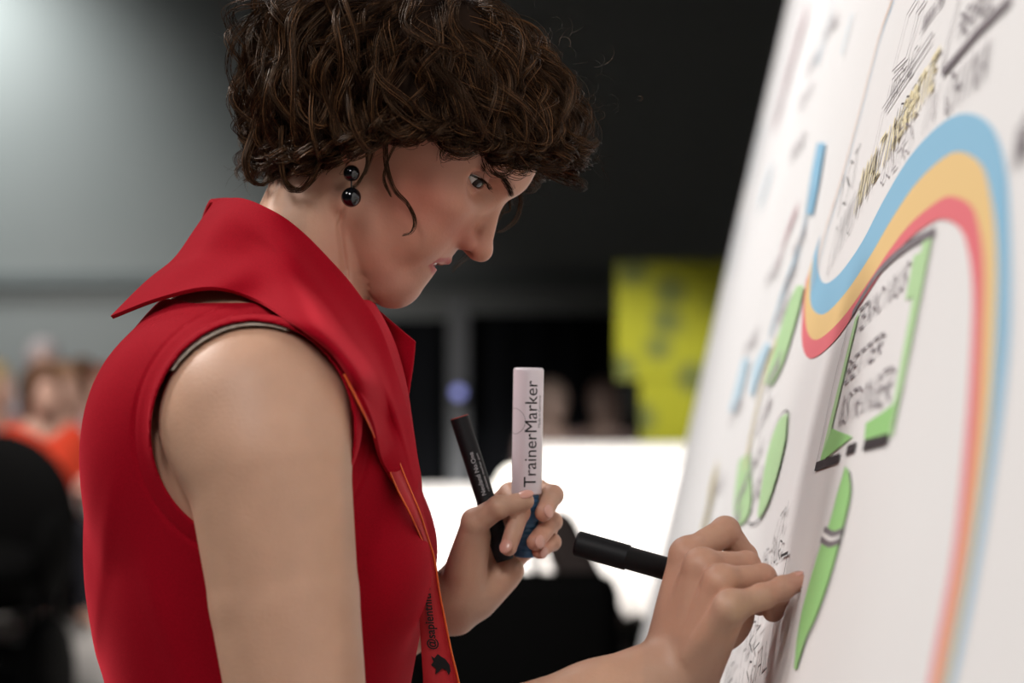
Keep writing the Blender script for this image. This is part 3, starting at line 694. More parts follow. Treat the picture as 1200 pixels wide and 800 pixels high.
cu_ = link('curls', npmesh('curls', V_, Q_), M_HAIR, hair); cu_.matrix_parent_inverse = Matrix(); tag(cu_, kind='stuff')
# locks the photograph lets one follow: pixel paths with a distance toward the camera
def lock(path, n, spread, rad, seed, taper=.6, K=40):
    R = np.random.default_rng(seed); A = catmull(np.array([U(*q) for q in path], float), K); tt = np.linspace(0, 1, K)
    o = R.normal(size=(n, 1, 3))*spread*(1-taper*tt)[None, :, None]+R.normal(size=(n, 1, 3))*(np.sin(tt*7+R.uniform(0, 6, (n, 1)))*spread*.35)[..., None]
    B = A[None]+o; q = toFU(B); v, f = tubes(q, rad, K); return v, f
LK = [([(498, 120, 96), (505, 150, 100), (520, 172, 102), (545, 182, 98), (562, 172, 92), (570, 150, 86)], 26, 2.2),
      ([(500, 110, 94), (512, 140, 98), (530, 160, 100), (550, 165, 98), (560, 150, 94)], 20, 2.2),
      ([(560, 110, 80), (575, 145, 84), (600, 172, 80), (640, 186, 66), (672, 190, 50), (690, 178, 34)], 70, 5),
      ([(545, 100, 86), (560, 140, 92), (585, 172, 88), (620, 190, 76), (655, 194, 60), (680, 188, 44)], 80, 5),
      ([(600, 90, 70), (620, 130, 72), (650, 160, 60), (680, 176, 46), (700, 168, 30)], 60, 6),
      ([(450, 110, 100), (452, 150, 108), (452, 190, 106), (462, 222, 100), (478, 240, 96), (486, 258, 93), (482, 272, 92), (472, 276, 93)], 12, 1.5),
      ([(470, 120, 100), (468, 155, 106), (455, 185, 106), (450, 210, 104), (458, 230, 100)], 12, 1.6),
      ([(300, 150, 50), (288, 185, 58), (292, 208, 62), (306, 216, 64), (316, 205, 62), (310, 196, 60)], 26, 2.4),
      ([(330, 150, 84), (330, 190, 90), (336, 214, 92), (352, 222, 92), (368, 210, 92), (374, 196, 92)], 24, 2.2),
      ([(385, 140, 104), (380, 175, 108), (366, 205, 106), (352, 222, 100), (338, 222, 96), (331, 210, 94)], 16, 2.0),
      ([(405, 130, 108), (425, 160, 114), (430, 190, 113), (420, 214, 112), (412, 220, 112)], 12, 1.5),
      ([(425, 120, 106), (440, 150, 112), (436, 180, 110), (428, 205, 108)], 10, 1.5),
      ([(600, 205, -60), (610, 232, -64), (606, 256, -66), (592, 270, -66), (582, 272, -66)], 9, 2.6),
      ([(588, 230, -66), (582, 252, -66), (560, 285, -68), (545, 300, -70), (534, 310, -70), (530, 318, -70)], 5, 2.8),
      ([(600, 240, -62), (596, 232, -64), (598, 246, -66), (588, 250, -66)], 8, 1.4)]
vs, fs, nn = [], [], 0
RN = np.random.default_rng(11)
for i in range(120):           # curls hanging over the nape
    x = RN.uniform(296, 415); y = RN.uniform(70, 150); c = RN.choice([1, 1, 1, -1])*RN.uniform(20, 100)*(.6+.4*(x-296)/120); yend = min(np.interp(x, [285, 300, 340, 400, 420], [196, 212, 212, 196, 184]), y+RN.uniform(50, 120))
    r = RN.uniform(6, 13); ph = RN.uniform(0, 6.3); hd = RN.choice([-1, 1]); wl = RN.uniform(38, 60); pt = []
    for k in range(9):
        t = k/8; yy = y+(yend-y)*t; xx = x-14*t*(420-x)/120; a = ph+hd*6.283*(yy-y)/wl; w_ = r*min(1, t*2.5)
        pt.append((xx+math.cos(a)*w_, yy+math.sin(a)*w_*.5*0, c+math.sin(a)*w_))
    LK.append((pt, 12, 3.0))
for i, (pt, n, sp) in enumerate(LK):
    v, f = lock(pt, n, sp, .42, 50+i, K=28); vs.append(v); fs.append(f+nn); nn += len(v)
R5 = np.random.default_rng(5)
def flyaway(x, y, dx, dy, c, n, L, sp):
    global nn
    for k in range(n):
        x0 = x+R5.normal(0, sp); y0 = y+R5.normal(0, sp); a = math.atan2(dy, dx)+R5.normal(0, .5); l = L*R5.uniform(.5, 1.1); cu = R5.normal(0, 1.6); pt = [(x0, y0, c)]
        for q in range(4): a += cu*.4; x0 += math.cos(a)*l/4; y0 += math.sin(a)*l/4; pt.append((x0, y0, c+R5.normal(0, 4)))
        v, f = lock(pt, 1, .2, .17, 900+nn % 7919, K=16); vs.append(v); fs.append(f+nn); nn += len(v)
flyaway(300, 190, -1, .5, 20, 26, 40, 9); flyaway(294, 100, -1, 0, 20, 16, 18, 20); flyaway(680, 110, 1, -.3, 20, 40, 26, 22); flyaway(695, 175, .5, .8, 20, 26, 30, 10)
flyaway(630, 50, 1, -1, 10, 26, 26, 22); flyaway(600, 225, 0, 1, -60, 14, 26, 8); flyaway(640, 185, .2, 1, 40, 10, 30, 20); flyaway(298, 40, -1, -.3, 30, 18, 18, 18)
l2 = link('locks', npmesh('locks', np.concatenate(vs), np.concatenate(fs)), M_HAIR, hair); l2.matrix_parent_inverse = Matrix(); tag(l2, kind='stuff')

# --- markers
def marker(name, p0, p1, prof, m, label, group=None):
    p0 = Vector(p0); ax = Vector(p1)-p0; L = ax.length
    t = empty(name, p0, label, 'marker', group); return t, p0, ax.normalized(), L
M_WHITEPL = mat('white_plastic', (.72, .66, .70), .35, .5); M_BLUEPL = mat('blue_plastic', (.035, .13, .26), .35, .5); M_RED = mat('marker_red', (.30, .03, .015), .4, .5); M_GREY = mat('light_print', (.45, .45, .47), .5, .4); M_GREYD = mat('grey_print', (.12, .12, .13), .5, .4)
# white marker in the left hand, standing upright
top = Vector(W(UY(619.5, 431, 1.662))); bot = Vector(W(UY(617, 578, 1.664))); end = Vector(W(UY(616, 652, 1.665)))
t, p0, ax, L = marker('marker', top, bot, None, None, 'thick white marker with a blue ribbed base held upright in the left hand')
r = .01235
MB().lathe([(r*.90, 0), (r*.97, .0006), (r, .002), (r, L-.001), (r*.98, L)], p0, ax, 48).obj('barrel', M_WHITEPL, t, True)
ax2 = (end-bot).normalized(); L2 = (end-bot).length; pr = [(r*.8, -.002)]; z = .0005
while z < L2-.004: pr += [(r*.80, z), (r*.85, z+.0008), (r*.85, z+.0022), (r*.80, z+.003)]; z += .004
pr += [(r*.82, L2-.002), (r*.7, L2)]
MB().lathe(pr, bot, ax2, 40).obj('ribbed_base', M_BLUEPL, t, True)
def cyl_text(name, s, size, p0, ax, r, ang, dist, m, parent, up=True, bold=0, squeeze=1.0):
    # lettering wrapped round a barrel; runs along the axis away from p0 (up=False) or back toward it
    import bmesh
    cu = bpy.data.curves.new(name, 'FONT'); cu.body = s; cu.size = size; cu.offset = bold; cu.resolution_u = 3
    to = bpy.data.objects.new('tmp', cu); COL.objects.link(to); dg = bpy.context.evaluated_depsgraph_get(); me = bpy.data.meshes.new_from_object(to.evaluated_get(dg)); bpy.data.objects.remove(to); me.name = name
    front = Vector((0, -1, 0)); front = (front-ax*front.dot(ax)).normalized(); side = ax.cross(front); side = side if side.x > 0 else -side
    bm = bmesh.new(); bm.from_mesh(me); ys = [v.co.y for v in bm.verts]; y = min(ys)+.0006
    while y < max(ys):
        bmesh.ops.bisect_plane(bm, geom=bm.verts[:]+bm.edges[:]+bm.faces[:], plane_co=(0, y, 0), plane_no=(0, 1, 0)); y += .0009
    bm.to_mesh(me); bm.free(); xs = [v.co.x for v in me.vertices]
    if squeeze > 3: squeeze = squeeze/1e6/(max(xs)-min(xs))
    for v in me.vertices:
        x = v.co.x*squeeze; y = v.co.y; a = ang-y/r
        d = dist-x if up else dist+x
        v.co = p0+ax*d+(front*math.cos(a)+side*math.sin(a))*(r+.00012)
    return link(name, me, m, parent)
cyl_text('lettering', 'TrainerMarker', .0148, p0, ax, r, .62, L-.006, M_INK, t, True, 0, 86000)
cyl_text('small_print', 'Made in Germany', .0042, p0, ax, r, .95, L*.47, M_GREYD, t, True, 0, 26000)
cb = MB(); ctr = L*.42
for k in range(40):
    a0 = 2*math.pi*k/40; a1 = 2*math.pi*(k+1)/40; fr_ = (Vector((0, -1, 0))-ax*Vector((0, -1, 0)).dot(ax)).normalized(); sd = ax.cross(fr_); q = []
    for a, rr in ((a0, .0105), (a1, .0105), (a1, .0102), (a0, .0102)):
        an = (-1 if sd.x > 0 else 1)*(1.0)+math.cos(a)*rr/r; q.append(p0+ax*(ctr+math.sin(a)*rr)+(fr_*math.cos(an)+sd*math.sin(an))*(r+.00012))
    cb.add(q, [(0, 1, 2, 3)])
cb.obj('ring_emblem', M_GREYD, t)
# black marker in the left hand
top = Vector(W(UY(538.5, 489, 1.662))); end = Vector(W(UY(592, 656, 1.660)))
t, p0, ax, L = marker('marker', top, end, None, None, 'slim black marker with a red hollow end leaning in the left hand')
r = .0078
MB().lathe([(r*.78, .004), (r*.80, 0), (r*.97, 0), (r, .0008), (r, L*.58), (r*1.04, L*.585), (r*1.04, L-.004), (r*.9, L)], p0, ax, 36).obj('barrel', M_BLACKPL, t, True)
MB().lathe([(r*.80, -.0005), (r*.95, -.0006), (r*.95, .0004), (r*.8, .0006)], p0, ax, 36, False).obj('end_ring', M_RED, t, True)
MB().lathe([(r*.3, .0025), (r*.78, .0028)], p0, ax, 30, True).obj('end_plug', M_RED, t, True)
cyl_text('lettering', 'Neuland No.One', .0052, p0, ax, r, .25, .066, M_GREY, t, True, 0, 36000)
cyl_text('small_print', 'refillable marker pen', .0026, p0, ax, r, .75, .064, M_GREY, t, True, 0, 32000)
# black marker that writes
p0_ = Vector(W(UR(674.5, 636, 1.362))); p1_ = Vector(W(UR(921, 706, 1.3325)))
t, p0, ax, L = marker('marker', p0_, p1_, None, None, 'black marker in the right hand with its nib on the board')
r = .0096
MB().lathe([(r*.8, 0), (r*.97, .0012), (r, .003), (r, .040), (r*1.0, .0405), (r*.90, .0412), (r*.88, L*.80), (r*.66, L*.83), (r*.55, L*.9), (r*.4, L*.93)], p0, ax, 36).obj('barrel', M_BLACKPL, t, True)
MB().lathe([(r*.34, L*.92), (r*.32, L*.975), (r*.12, L)], p0, ax, 16).obj('nib', M_INK, t, True)
# ------------------------------------------------------------------ the drawing board beside her
FD = 380.0
def bx0(py): return 690+.23*(612-py)
e_ = Vector((-.0, 0, 0))
r1 = Vector(((bx0(400)-600)/FPX, 1, 0)); r2 = Vector(((bx0(0)-600)/FPX, 1, 400/FPX)); BN = r1.cross(r2).normalized()
if BN.x > 0: BN = -BN                      # normal points to the woman
BH = r1.normalized(); BU = BH.cross(BN); BU = BU if BU.z > 0 else -BU
_ref = Vector(((bx0(400)+FD/1.6-600)/FPX, 1, 0))*1.6; BO = Vector((0, 0, CAMZ)) + BN*(_ref.dot(BN))
def bst(px, py):       # photo pixel -> (s, t) on the board
    r = Vector(((px-600)/FPX, 1, (400-py)/FPX)); k = (BO-Vector((0, 0, CAMZ))).dot(BN)/r.dot(BN); q = Vector((0, 0, CAMZ))+r*k-BO
    return (q.dot(BH), q.dot(BU))
def bw(s, t, off=.0004): return BO+BH*s+BU*t+BN*off
M_PAPER = mat('white_paper', (.86, .84, .835), .6, .35, noise=(2.2, (.88, .865, .86)), bump=(3, .12, .01)); M_BACKING = mat('board_backing', (.35, .35, .36), .7); M_ALU = mat('aluminium', (.6, .6, .62), .35, metal=1)
s_far = (bst(925, 0)[0]+bst(760, 700)[0])/2; t_low = bst(1000, 400)[1]-.75; t_hi = t_low+1.9; s_near = -.1
print('BOARD far s', s_far, bst(925, 0), bst(784, 612), bst(740, 800), 'normal', BN)
board = empty('drawing_board', bw(s_near+1, t_low, 0), 'large white drawing board covered in coloured marker sketches, leaning beside the woman', 'drawing board')
pm = MB(); NS, NT = 60, 40
for i in range(NS+1):
    for j in range(NT+1):
        s = s_near+(s_far-s_near)*i/NS; t = t_low+(t_hi-t_low)*j/NT; pm.v.append(tuple(bw(s, t, -.0002)))
for i in range(NS):
    for j in range(NT): k = i*(NT+1)+j; pm.f.append((k, k+1, k+NT+2, k+NT+1))
pm.obj('paper', M_PAPER, board, True)
b2 = MB(); c8 = [bw(s, t, o) for s in (s_near, s_far) for t in (t_low, t_hi) for o in (-.02, -.0015)]
b2.add(c8, [(0, 1, 3, 2), (4, 6, 7, 5), (0, 4, 5, 1), (2, 3, 7, 6), (0, 2, 6, 4), (1, 5, 7, 3)]); b2.obj('backing', M_BACKING, board)
for sL in (s_near+.4, (s_near+s_far)/2, s_far-.4):       # back struts carry it
    a = bw(sL, t_hi-.5, -.03); f = Vector((a.x+.55, a.y, 0)); MB().tube([a, f], .015, 10).obj('strut', M_ALU, board, True)
    a = bw(sL, t_low, -.012); MB().tube([a, Vector((a.x-.0, a.y, 0))], .015, 10).obj('strut', M_ALU, board, True)
INK = {k: mat('ink_'+k, c, .65, .3) for k, c in dict(blue=(.28, .54, .74), orange=(.86, .60, .27), red=(.82, .19, .22), green=(.34, .66, .24), palegreen=(.50, .74, .40), black=(.045, .035, .04), grey=(.25, .22, .24), tan=(.85, .55, .35), pink=(.85, .45, .50), yellow=(.92, .78, .38), white=(.82, .80, .79), paleblue=(.55, .73, .84), palepink=(.86, .66, .68), paleyellow=(.90, .80, .52), palegrey=(.52, .49, .50)).items()}
LAY = [0]
def band(name, A, B, col, n=80):            # filled band between two pixel curves
    LAY[0] += 1; off = .0004+LAY[0]*.00004
    a = catmull(np.array([bst(*q) for q in A], float), n); b = catmull(np.array([bst(*q) for q in B], float), n)
    m = MB(); m.v = [tuple(bw(*p, off)) for p in a]+[tuple(bw(*p, off)) for p in b]; m.f = [(i, i+1, n+i+1, n+i) for i in range(n-1)]
    return m.obj(name, INK[col], board)
def stroke_st(m, pts, wd, off):
    pts = np.array(pts, float)
    for i in range(len(pts)-1):
        d = pts[i+1]-pts[i]; L = np.hypot(*d)
        if L < 1e-6: continue
        n = np.array([-d[1], d[0]])/L*wd/2; e = d/L*wd*.3
        m.add([bw(*(pts[i]-n-e), off), bw(*(pts[i+1]-n+e), off), bw(*(pts[i+1]+n+e), off), bw(*(pts[i]+n-e), off)], [(0, 1, 2, 3)])
def line(name, paths, wd, col, n=24, smooth=True):
    LAY[0] += 1; off = .0004+LAY[0]*.00004
    for p in paths:
        m = MB(); q = np.array([bst(*x) for x in p], float); q = catmull(q, n) if smooth and len(p) > 2 else q; stroke_st(m, q, wd, off); m.obj(name, INK[col], board)
GL = {'A': [[(0, 0), (.5, 1), (1, 0)], [(.2, .4), (.8, .4)]], 'B': [[(0, 0), (0, 1), (.8, .85), (.7, .55), (0, .5)], [(.7, .5), (1, .25), (.8, 0), (0, 0)]], 'C': [[(1, .85), (.5, 1), (0, .5), (.5, 0), (1, .15)]],
      'D': [[(0, 0), (0, 1), (.7, .9), (1, .5), (.7, .1), (0, 0)]], 'E': [[(1, 1), (0, 1), (0, 0), (1, 0)], [(0, .5), (.8, .5)]], 'F': [[(1, 1), (0, 1), (0, 0)], [(0, .5), (.8, .5)]], 'G': [[(1, .85), (.5, 1), (0, .5), (.5, 0), (1, .2), (1, .5), (.6, .5)]],
      'H': [[(0, 0), (0, 1)], [(1, 0), (1, 1)], [(0, .5), (1, .5)]], 'I': [[(.5, 0), (.5, 1)]], 'K': [[(0, 0), (0, 1)], [(1, 1), (0, .5), (1, 0)]], 'L': [[(0, 1), (0, 0), (1, 0)]], 'M': [[(0, 0), (.1, 1), (.5, .4), (.9, 1), (1, 0)]], 'N': [[(0, 0), (0, 1), (1, 0), (1, 1)]],
      'O': [[(.5, 0), (0, .5), (.5, 1), (1, .5), (.5, 0)]], 'P': [[(0, 0), (0, 1), (.9, .85), (.8, .5), (0, .45)]], 'R': [[(0, 0), (0, 1), (.9, .85), (.8, .5), (0, .45), (1, 0)]], 'S': [[(1, .9), (.5, 1), (.05, .75), (.95, .3), (.5, 0), (0, .12)]], 'T': [[(0, 1), (1, 1)], [(.5, 1), (.5, 0)]],
      'U': [[(0, 1), (.1, .1), (.5, 0), (.9, .1), (1, 1)]], 'V': [[(0, 1), (.5, 0), (1, 1)]], 'W': [[(0, 1), (.25, 0), (.5, .7), (.75, 0), (1, 1)]], 'X': [[(0, 0), (1, 1)], [(0, 1), (1, 0)]], 'Y': [[(0, 1), (.5, .5), (1, 1)], [(.5, .5), (.5, 0)]], 'Z': [[(0, 1), (1, 1), (0, 0), (1, 0)]],
      '1': [[(.2, .75), (.5, 1), (.5, 0)]], '6': [[(.9, 1), (.2, .6), (.05, .2), (.5, 0), (.95, .25), (.5, .5), (.1, .3)]], '7': [[(0, 1), (1, 1), (.35, 0)]], '%': [[(0, 0), (1, 1)], [(.2, .7), (.05, .85), (.2, 1), (.35, .85), (.2, .7)], [(.8, 0), (.65, .15), (.8, .3), (.95, .15), (.8, 0)]], '&': [[(1, 0), (.2, .8), (.4, 1), (.6, .8), (.1, .3), (.4, 0), (1, .4)]], ' ': []}
def write(name, s, a, b, ha, hb, wd, col):   # baseline pixel a -> b, letter tops at a+ha and b+hb
    LAY[0] += 1; off = .0004+LAY[0]*.00004; m = MB()
    A, B, C, D = [np.array(bst(*q)) for q in (a, b, (a[0]+ha[0], a[1]+ha[1]), (b[0]+hb[0], b[1]+hb[1]))]; n = len(s)
    for i, ch in enumerate(s):
        for st in GL.get(ch, []):
            q = []
            for x, y in st:
                u = (i+x*.74+.1)/n; q.append((A*(1-u)+B*u)*(1-y)+(C*(1-u)+D*u)*y)
            stroke_st(m, q, wd, off)
    return m.obj(name, INK[col], board)
# the rainbow ribbon
e0 = [(1108, 830), (1126, 760), (1150, 640), (1172, 500), (1184, 380), (1184, 260), (1178, 190), (1160, 145), (1130, 133), (1100, 148), (1066, 185), (1036, 235), (1010, 285), (985, 320), (968, 332), (960, 322), (958, 300), (962, 275)]
e1 = [(1102, 830), (1118, 760), (1141, 640), (1160, 500), (1168, 380), (1169, 290), (1162, 230), (1150, 192), (1124, 178), (1100, 190), (1072, 218), (1045, 258), (1018, 304), (990, 345), (966, 368), (952, 360), (950, 335), (954, 300)]
e2 = [(1093, 830), (1108, 760), (1131, 640), (1147, 500), (1153, 380), (1154, 310), (1148, 265), (1138, 240), (1114, 230), (1094, 240), (1068, 262), (1044, 292), (1016, 334), (985, 376), (958, 398), (946, 386), (944, 350), (949, 318)]
e3 = [(1085, 830), (1098, 760), (1120, 640), (1134, 500), (1140, 400), (1141, 340), (1136, 295), (1126, 268), (1106, 257), (1086, 265), (1062, 284), (1040, 310), (1012, 352), (980, 398), (952, 420), (941, 405), (941, 365), (945, 330)]
band('blue_stripe', e0, e1, 'blue', 140); band('orange_stripe', e1, e2, 'orange', 140); band('red_stripe', e2, e3, 'red', 140)
tl = [(1046, 0), (1030, 45), (1008, 130), (985, 215), (968, 270), (956, 320), (951, 340)]
line('thin_orange_line', [tl], .004, 'tan'); line('thin_blue_line', [[(x+2.2, y+1) for x, y in tl]], .003, 'blue')
# the framed slogan
band('green_edge', [(1083, 282), (1094, 276)], [(1040, 516), (1048, 508)], 'palegreen', 8)
band('green_edge', [(1072, 300), (1090, 290)], [(1062, 352), (1077, 345)], 'palegreen', 8)
band('green_edge', [(962, 542), (990, 520), (1000, 512)], [(972, 500), (985, 506), (996, 510)], 'green', 12)
band('green_edge', [(1014, 515), (1028, 514), (1043, 508)], [(1016, 496), (1034, 484), (1052, 470)], 'green', 12)
band('green_edge', [(1003, 374), (1008, 366)], [(962, 540), (975, 505)], 'palegreen', 8)
line('frame_line', [[(1000, 368), (1030, 320), (1065, 288), (1096, 272)]], .006, 'grey'); line('frame_line', [[(998, 370), (978, 450), (957, 548)], [(1097, 272), (1072, 400), (1048, 500)]], .002, 'grey')
line('frame_line', [[(957, 547), (984, 537)], [(994, 528), (1003, 524)], [(1014, 522), (1041, 515)]], .007, 'black')
write('lettering', 'TENACIOUS', (1002, 392), (1062, 336), (6, -28), (8, -32), .0022, 'grey')
write('lettering', 'BETTER', (990, 450), (1034, 412), (6, -26), (7, -26), .0022, 'grey')
write('lettering', '&STRONGER', (982, 500), (1044, 468), (7, -34), (9, -42), .0022, 'grey')
# the drawn green marker
band('green_marker', [(992, 546), (984, 575), (974, 612), (960, 650), (944, 706), (936, 745), (932, 784)], [(996, 552), (998, 580), (988, 624), (976, 670), (958, 722), (946, 748), (935, 784)], 'green', 40)
line('marker_outline', [[(993, 545), (984, 575), (973, 612), (955, 660), (943, 706), (938, 740), (932, 782)], [(996, 550), (999, 580), (989, 624), (978, 672), (960, 724), (946, 750), (936, 780)]], .0016, 'grey')
band('cap_band', [(968, 621), (978, 626), (988, 624)], [(965, 632), (975, 637), (985, 635)], 'white', 12); line('cap_line', [[(968, 620), (978, 626), (989, 622)], [(964, 632), (974, 638), (986, 634)]], .004, 'grey')
# notes above the ribbon
write('lettering', '1ST', (980, 262), (1004, 212), (7, -50), (7, -46), .0018, 'black')
write('highlighted_lettering', 'AMAZING', (1002, 250), (1058, 158), (8, -46), (10, -46), .005, 'paleyellow'); write('lettering', 'AMAZING', (1003, 250), (1059, 158), (8, -46), (10, -46), .0014, 'black')
write('highlighted_lettering', 'APPETITE', (1058, 158), (1096, 100), (6, -40), (8, -44), .005, 'paleyellow'); write('lettering', 'APPETITE', (1046, 165), (1098, 92), (6, -34), (8, -34), .0014, 'black')
write('lettering', 'COMMUNION', (968, 328), (1028, 212), (12, -58), (10, -52), .0014, 'black'); write('lettering', 'USERS IN', (1032, 220), (1096, 140), (9, -48), (10, -44), .0016, 'grey'); write('lettering', 'CHINA', (1106, 138), (1158, 92), (8, -48), (10, -50), .0028, 'grey')
write('lettering', 'IMAGINE', (1036, 136), (1072, 84), (7, -32), (7, -32), .0014, 'black')
line('frame_line', [[(1095, 38), (1036, 128)], [(1093, 50), (1040, 132)], [(1095, 38), (1093, 50)], [(1036, 132), (1024, 185)]], .0015, 'grey', smooth=False)
line('frame_line', [[(1076, 0), (1065, 18), (1048, 84), (1064, 68), (1080, 2)], [(1048, 94), (1063, 76)], [(1064, 68), (1086, 0)], [(1076, 16), (1086, 2)]], .0015, 'grey', smooth=False)
write('lettering', 'INNOVATION', (1079, 42), (1106, 6), (5, -20), (6, -22), .002, 'grey')
line('frame_line', [[(1126, 0), (1110, 62), (1107, 86)]], .003, 'grey'); line('frame_line', [[(1107, 86), (1148, 38), (1186, 0)]], .006, 'grey', smooth=False)
write('lettering', 'PEOPLE', (1124, 46), (1166, 4), (5, -28), (6, -28), .0028, 'grey')
write('lettering', 'AND', (1190, 200), (1210, 172), (4, -44), (4, -44), .003, 'grey')
# to the left of the slogan, nearer the far end
write('lettering', '67%', (905, 652), (921, 622), (6, -36), (7, -36), .0016, 'black'); write('lettering', 'OF OUR', (893, 672), (917, 655), (4, -24), (4, -24), .0015, 'black'); line('lettering', [[(918, 652), (926, 648), (921, 676)]], .0025, 'black', smooth=False)
band('green_leaf', [(925, 484), (914, 495), (902, 530), (894, 575), (890, 605)], [(925, 486), (922, 520), (912, 560), (902, 590), (892, 608)], 'palegreen', 30); line('leaf_outline', [[(903, 520), (914, 492), (926, 482), (922, 520), (908, 575), (895, 605), (884, 614), (878, 612)]], .0016, 'black')
write('lettering', 'LIKE', (880, 600), (893, 575), (4, -30), (4, -30), .003, 'grey')
band('green_stroke', [(868, 540), (862, 590), (864, 618)], [(880, 530), (882, 590), (874, 612)], 'palegreen', 12)
band('green_stroke', [(936, 335), (925, 360), (906, 420), (898, 450)], [(944, 335), (938, 365), (920, 425), (906, 452)], 'palegreen', 12)
band('blue_stroke', [(960, 168), (952, 210), (946, 250)], [(969, 168), (962, 212), (954, 252)], 'blue', 12); band('blue_stroke', [(872, 420), (862, 460), (856, 482)], [(880, 420), (870, 462), (862, 484)], 'paleblue', 12)
band('blue_stroke', [(900, 400), (885, 430), (880, 460)], [(905, 405), (892, 440), (884, 465)], 'paleblue', 12)
line('sketch_line', [[(954, 215), (938, 290), (920, 340), (905, 390)]], .02, 'paleblue'); line('sketch_line', [[(935, 245), (922, 280), (914, 310)]], .02, 'palepink'); line('sketch_line', [[(912, 400), (898, 440), (884, 500), (876, 545)]], .02, 'paleyellow')
for i, (x, y, dx, dy) in enumerate([(936, 270, -8, 40), (926, 310, -8, 40), (918, 350, -8, 36), (908, 420, -8, 40), (896, 470, -8, 40), (886, 520, -7, 40), (870, 560, -6, 40), (862, 600, -6, 30), (945, 100, -10, 36), (952, 60, -8, 34), (905, 310, -8, 30), (880, 390, -7, 30), (862, 470, -6, 28), (842, 560, -5, 26), (936, 160, -8, 30), (975, 20, -10, 30)]):
    write('sketched_note', ['TEAM', 'IDEAS', 'MORE', 'SHARE', 'LISTEN', 'TALK', 'BRAND', 'WORK'][i % 8], (x+dx, y+dy), (x+8, y+8), (3, -16), (3, -16), .005, 'palegrey')
line('sketch_line', [[(978, 0), (968, 45), (958, 75)], [(1000, 20), (990, 60)]], .012, 'paleblue'); line('sketch_line', [[(945, 20), (925, 90), (912, 140)]], .06, 'palepink'); line('sketch_line', [[(838, 560), (834, 590), (826, 620)]], .05, 'paleyellow')
line('sketch_line', [[(895, 150), (880, 210)], [(870, 260), (856, 320)], [(905, 200), (893, 240)]], .03, 'paleblue'); line('sketch_line', [[(1046, 0), (1050, -20)]], .004, 'tan', smooth=False)
# handwriting below the writing hand
write('lettering', 'WE ARE', (850, 812), (896, 752), (6, -40), (6, -44), .0016, 'black'); write('lettering', 'VISUAL', (862, 830), (905, 782), (5, -34), (6, -38), .0016, 'black'); line('lettering', [[(900, 662), (896, 690)], [(886, 756), (880, 775)]], .002, 'black', smooth=False)

# ------------------------------------------------------------------ the hall
M_WALL = mat('grey_wall', (.275, .292, .288), .85, .2, noise=(1.5, (.262, .282, .278))); M_DARK = mat('black_drape', (.008, .009, .011), .9, .1); M_FLOOR = mat('grey_floor', (.33, .31, .29), .6, .3, noise=(3, (.28, .265, .25)))
M_CEIL = mat('dark_ceiling', (.02, .02, .022), .9, .1)
def struct(name, lo, hi, m):
    return tag(MB().box(lo, hi).obj(name, m), kind='structure')
struct('floor', (-9, -3, -.1), (9, 14.2, 0), M_FLOOR); struct('wall_back', (-9, 14, 0), (9, 14.2, 6), M_WALL); struct('wall_left', (-9.2, -3, 0), (-9, 14.2, 6), M_WALL); struct('wall_right', (9, -3, 0), (9.2, 14.2, 6), M_DARK); struct('wall_front', (-9, -3.2, 0), (9, -3, 6), M_DARK); struct('ceiling', (-9, -3, 6), (9, 14.2, 6.2), M_CEIL)
z1 = CAMZ+(400-318)/FPX*13.95; M_TRIM = mat('wall_rail', (.17, .19, .19), .8)
struct('trim_1', (-9, 13.93, z1-.10), (9, 14, z1+.0), M_TRIM)
def YX(px, Y): return (px-600)/FPX*Y
def YZ(py, Y): return CAMZ+(400-py)/FPX*Y
# dark drapes over a doorway, with a post between them
def drape(x0, x1, z1, Y, label, z0=0):
    m = MB(); n = int((x1-x0)/.05)+2; vs = []
    for i in range(n):
        x = x0+(x1-x0)*i/(n-1); y = Y+.04*math.sin(x*28); vs += [(x, y, z0), (x, y, z1)]
    m.add(vs, [(2*i, 2*i+2, 2*i+3, 2*i+1) for i in range(n-1)]); o = m.obj('drape', M_DARK, None, True); o.modifiers.new('t', 'SOLIDIFY').thickness = .01
    return tag(o, label, 'drape')
drape(YX(440, 12.5), YX(524, 12.5), YZ(374, 12.5), 12.5, 'narrow black drape left of the pale post, behind the woman\'s chest'); drape(YX(552, 12.5), YX(722, 12.5), YZ(368, 12.5), 12.5, 'wide black drape right of the pale post, behind the white marker')
M_POST = mat('grey_metal', (.16, .17, .18), .6)
pst = MB().box((YX(526, 12.4), 12.35, 0), (YX(550, 12.4), 12.45, YZ(350, 12.4))).obj('post', M_POST, None, False, .01); tag(pst, 'slim grey upright post with a small blue-violet lamp between the two black drapes', 'post')
lampm = mat('blue_lamp', (.1, .1, .3), .5, emit=((.22, .24, .55), 1.6)); lt = pst
MB().lathe([(.02, 0), (.045, .01), (.045, .08)], (YX(537, 12.2), 12.27, YZ(460, 12.2)), (0, 1, 0), 20).obj('lamp_housing', M_POST, lt, True); MB().ball((YX(537, 12.2), 12.25, YZ(460, 12.2)), .035).obj('lamp_lens', lampm, lt, True)
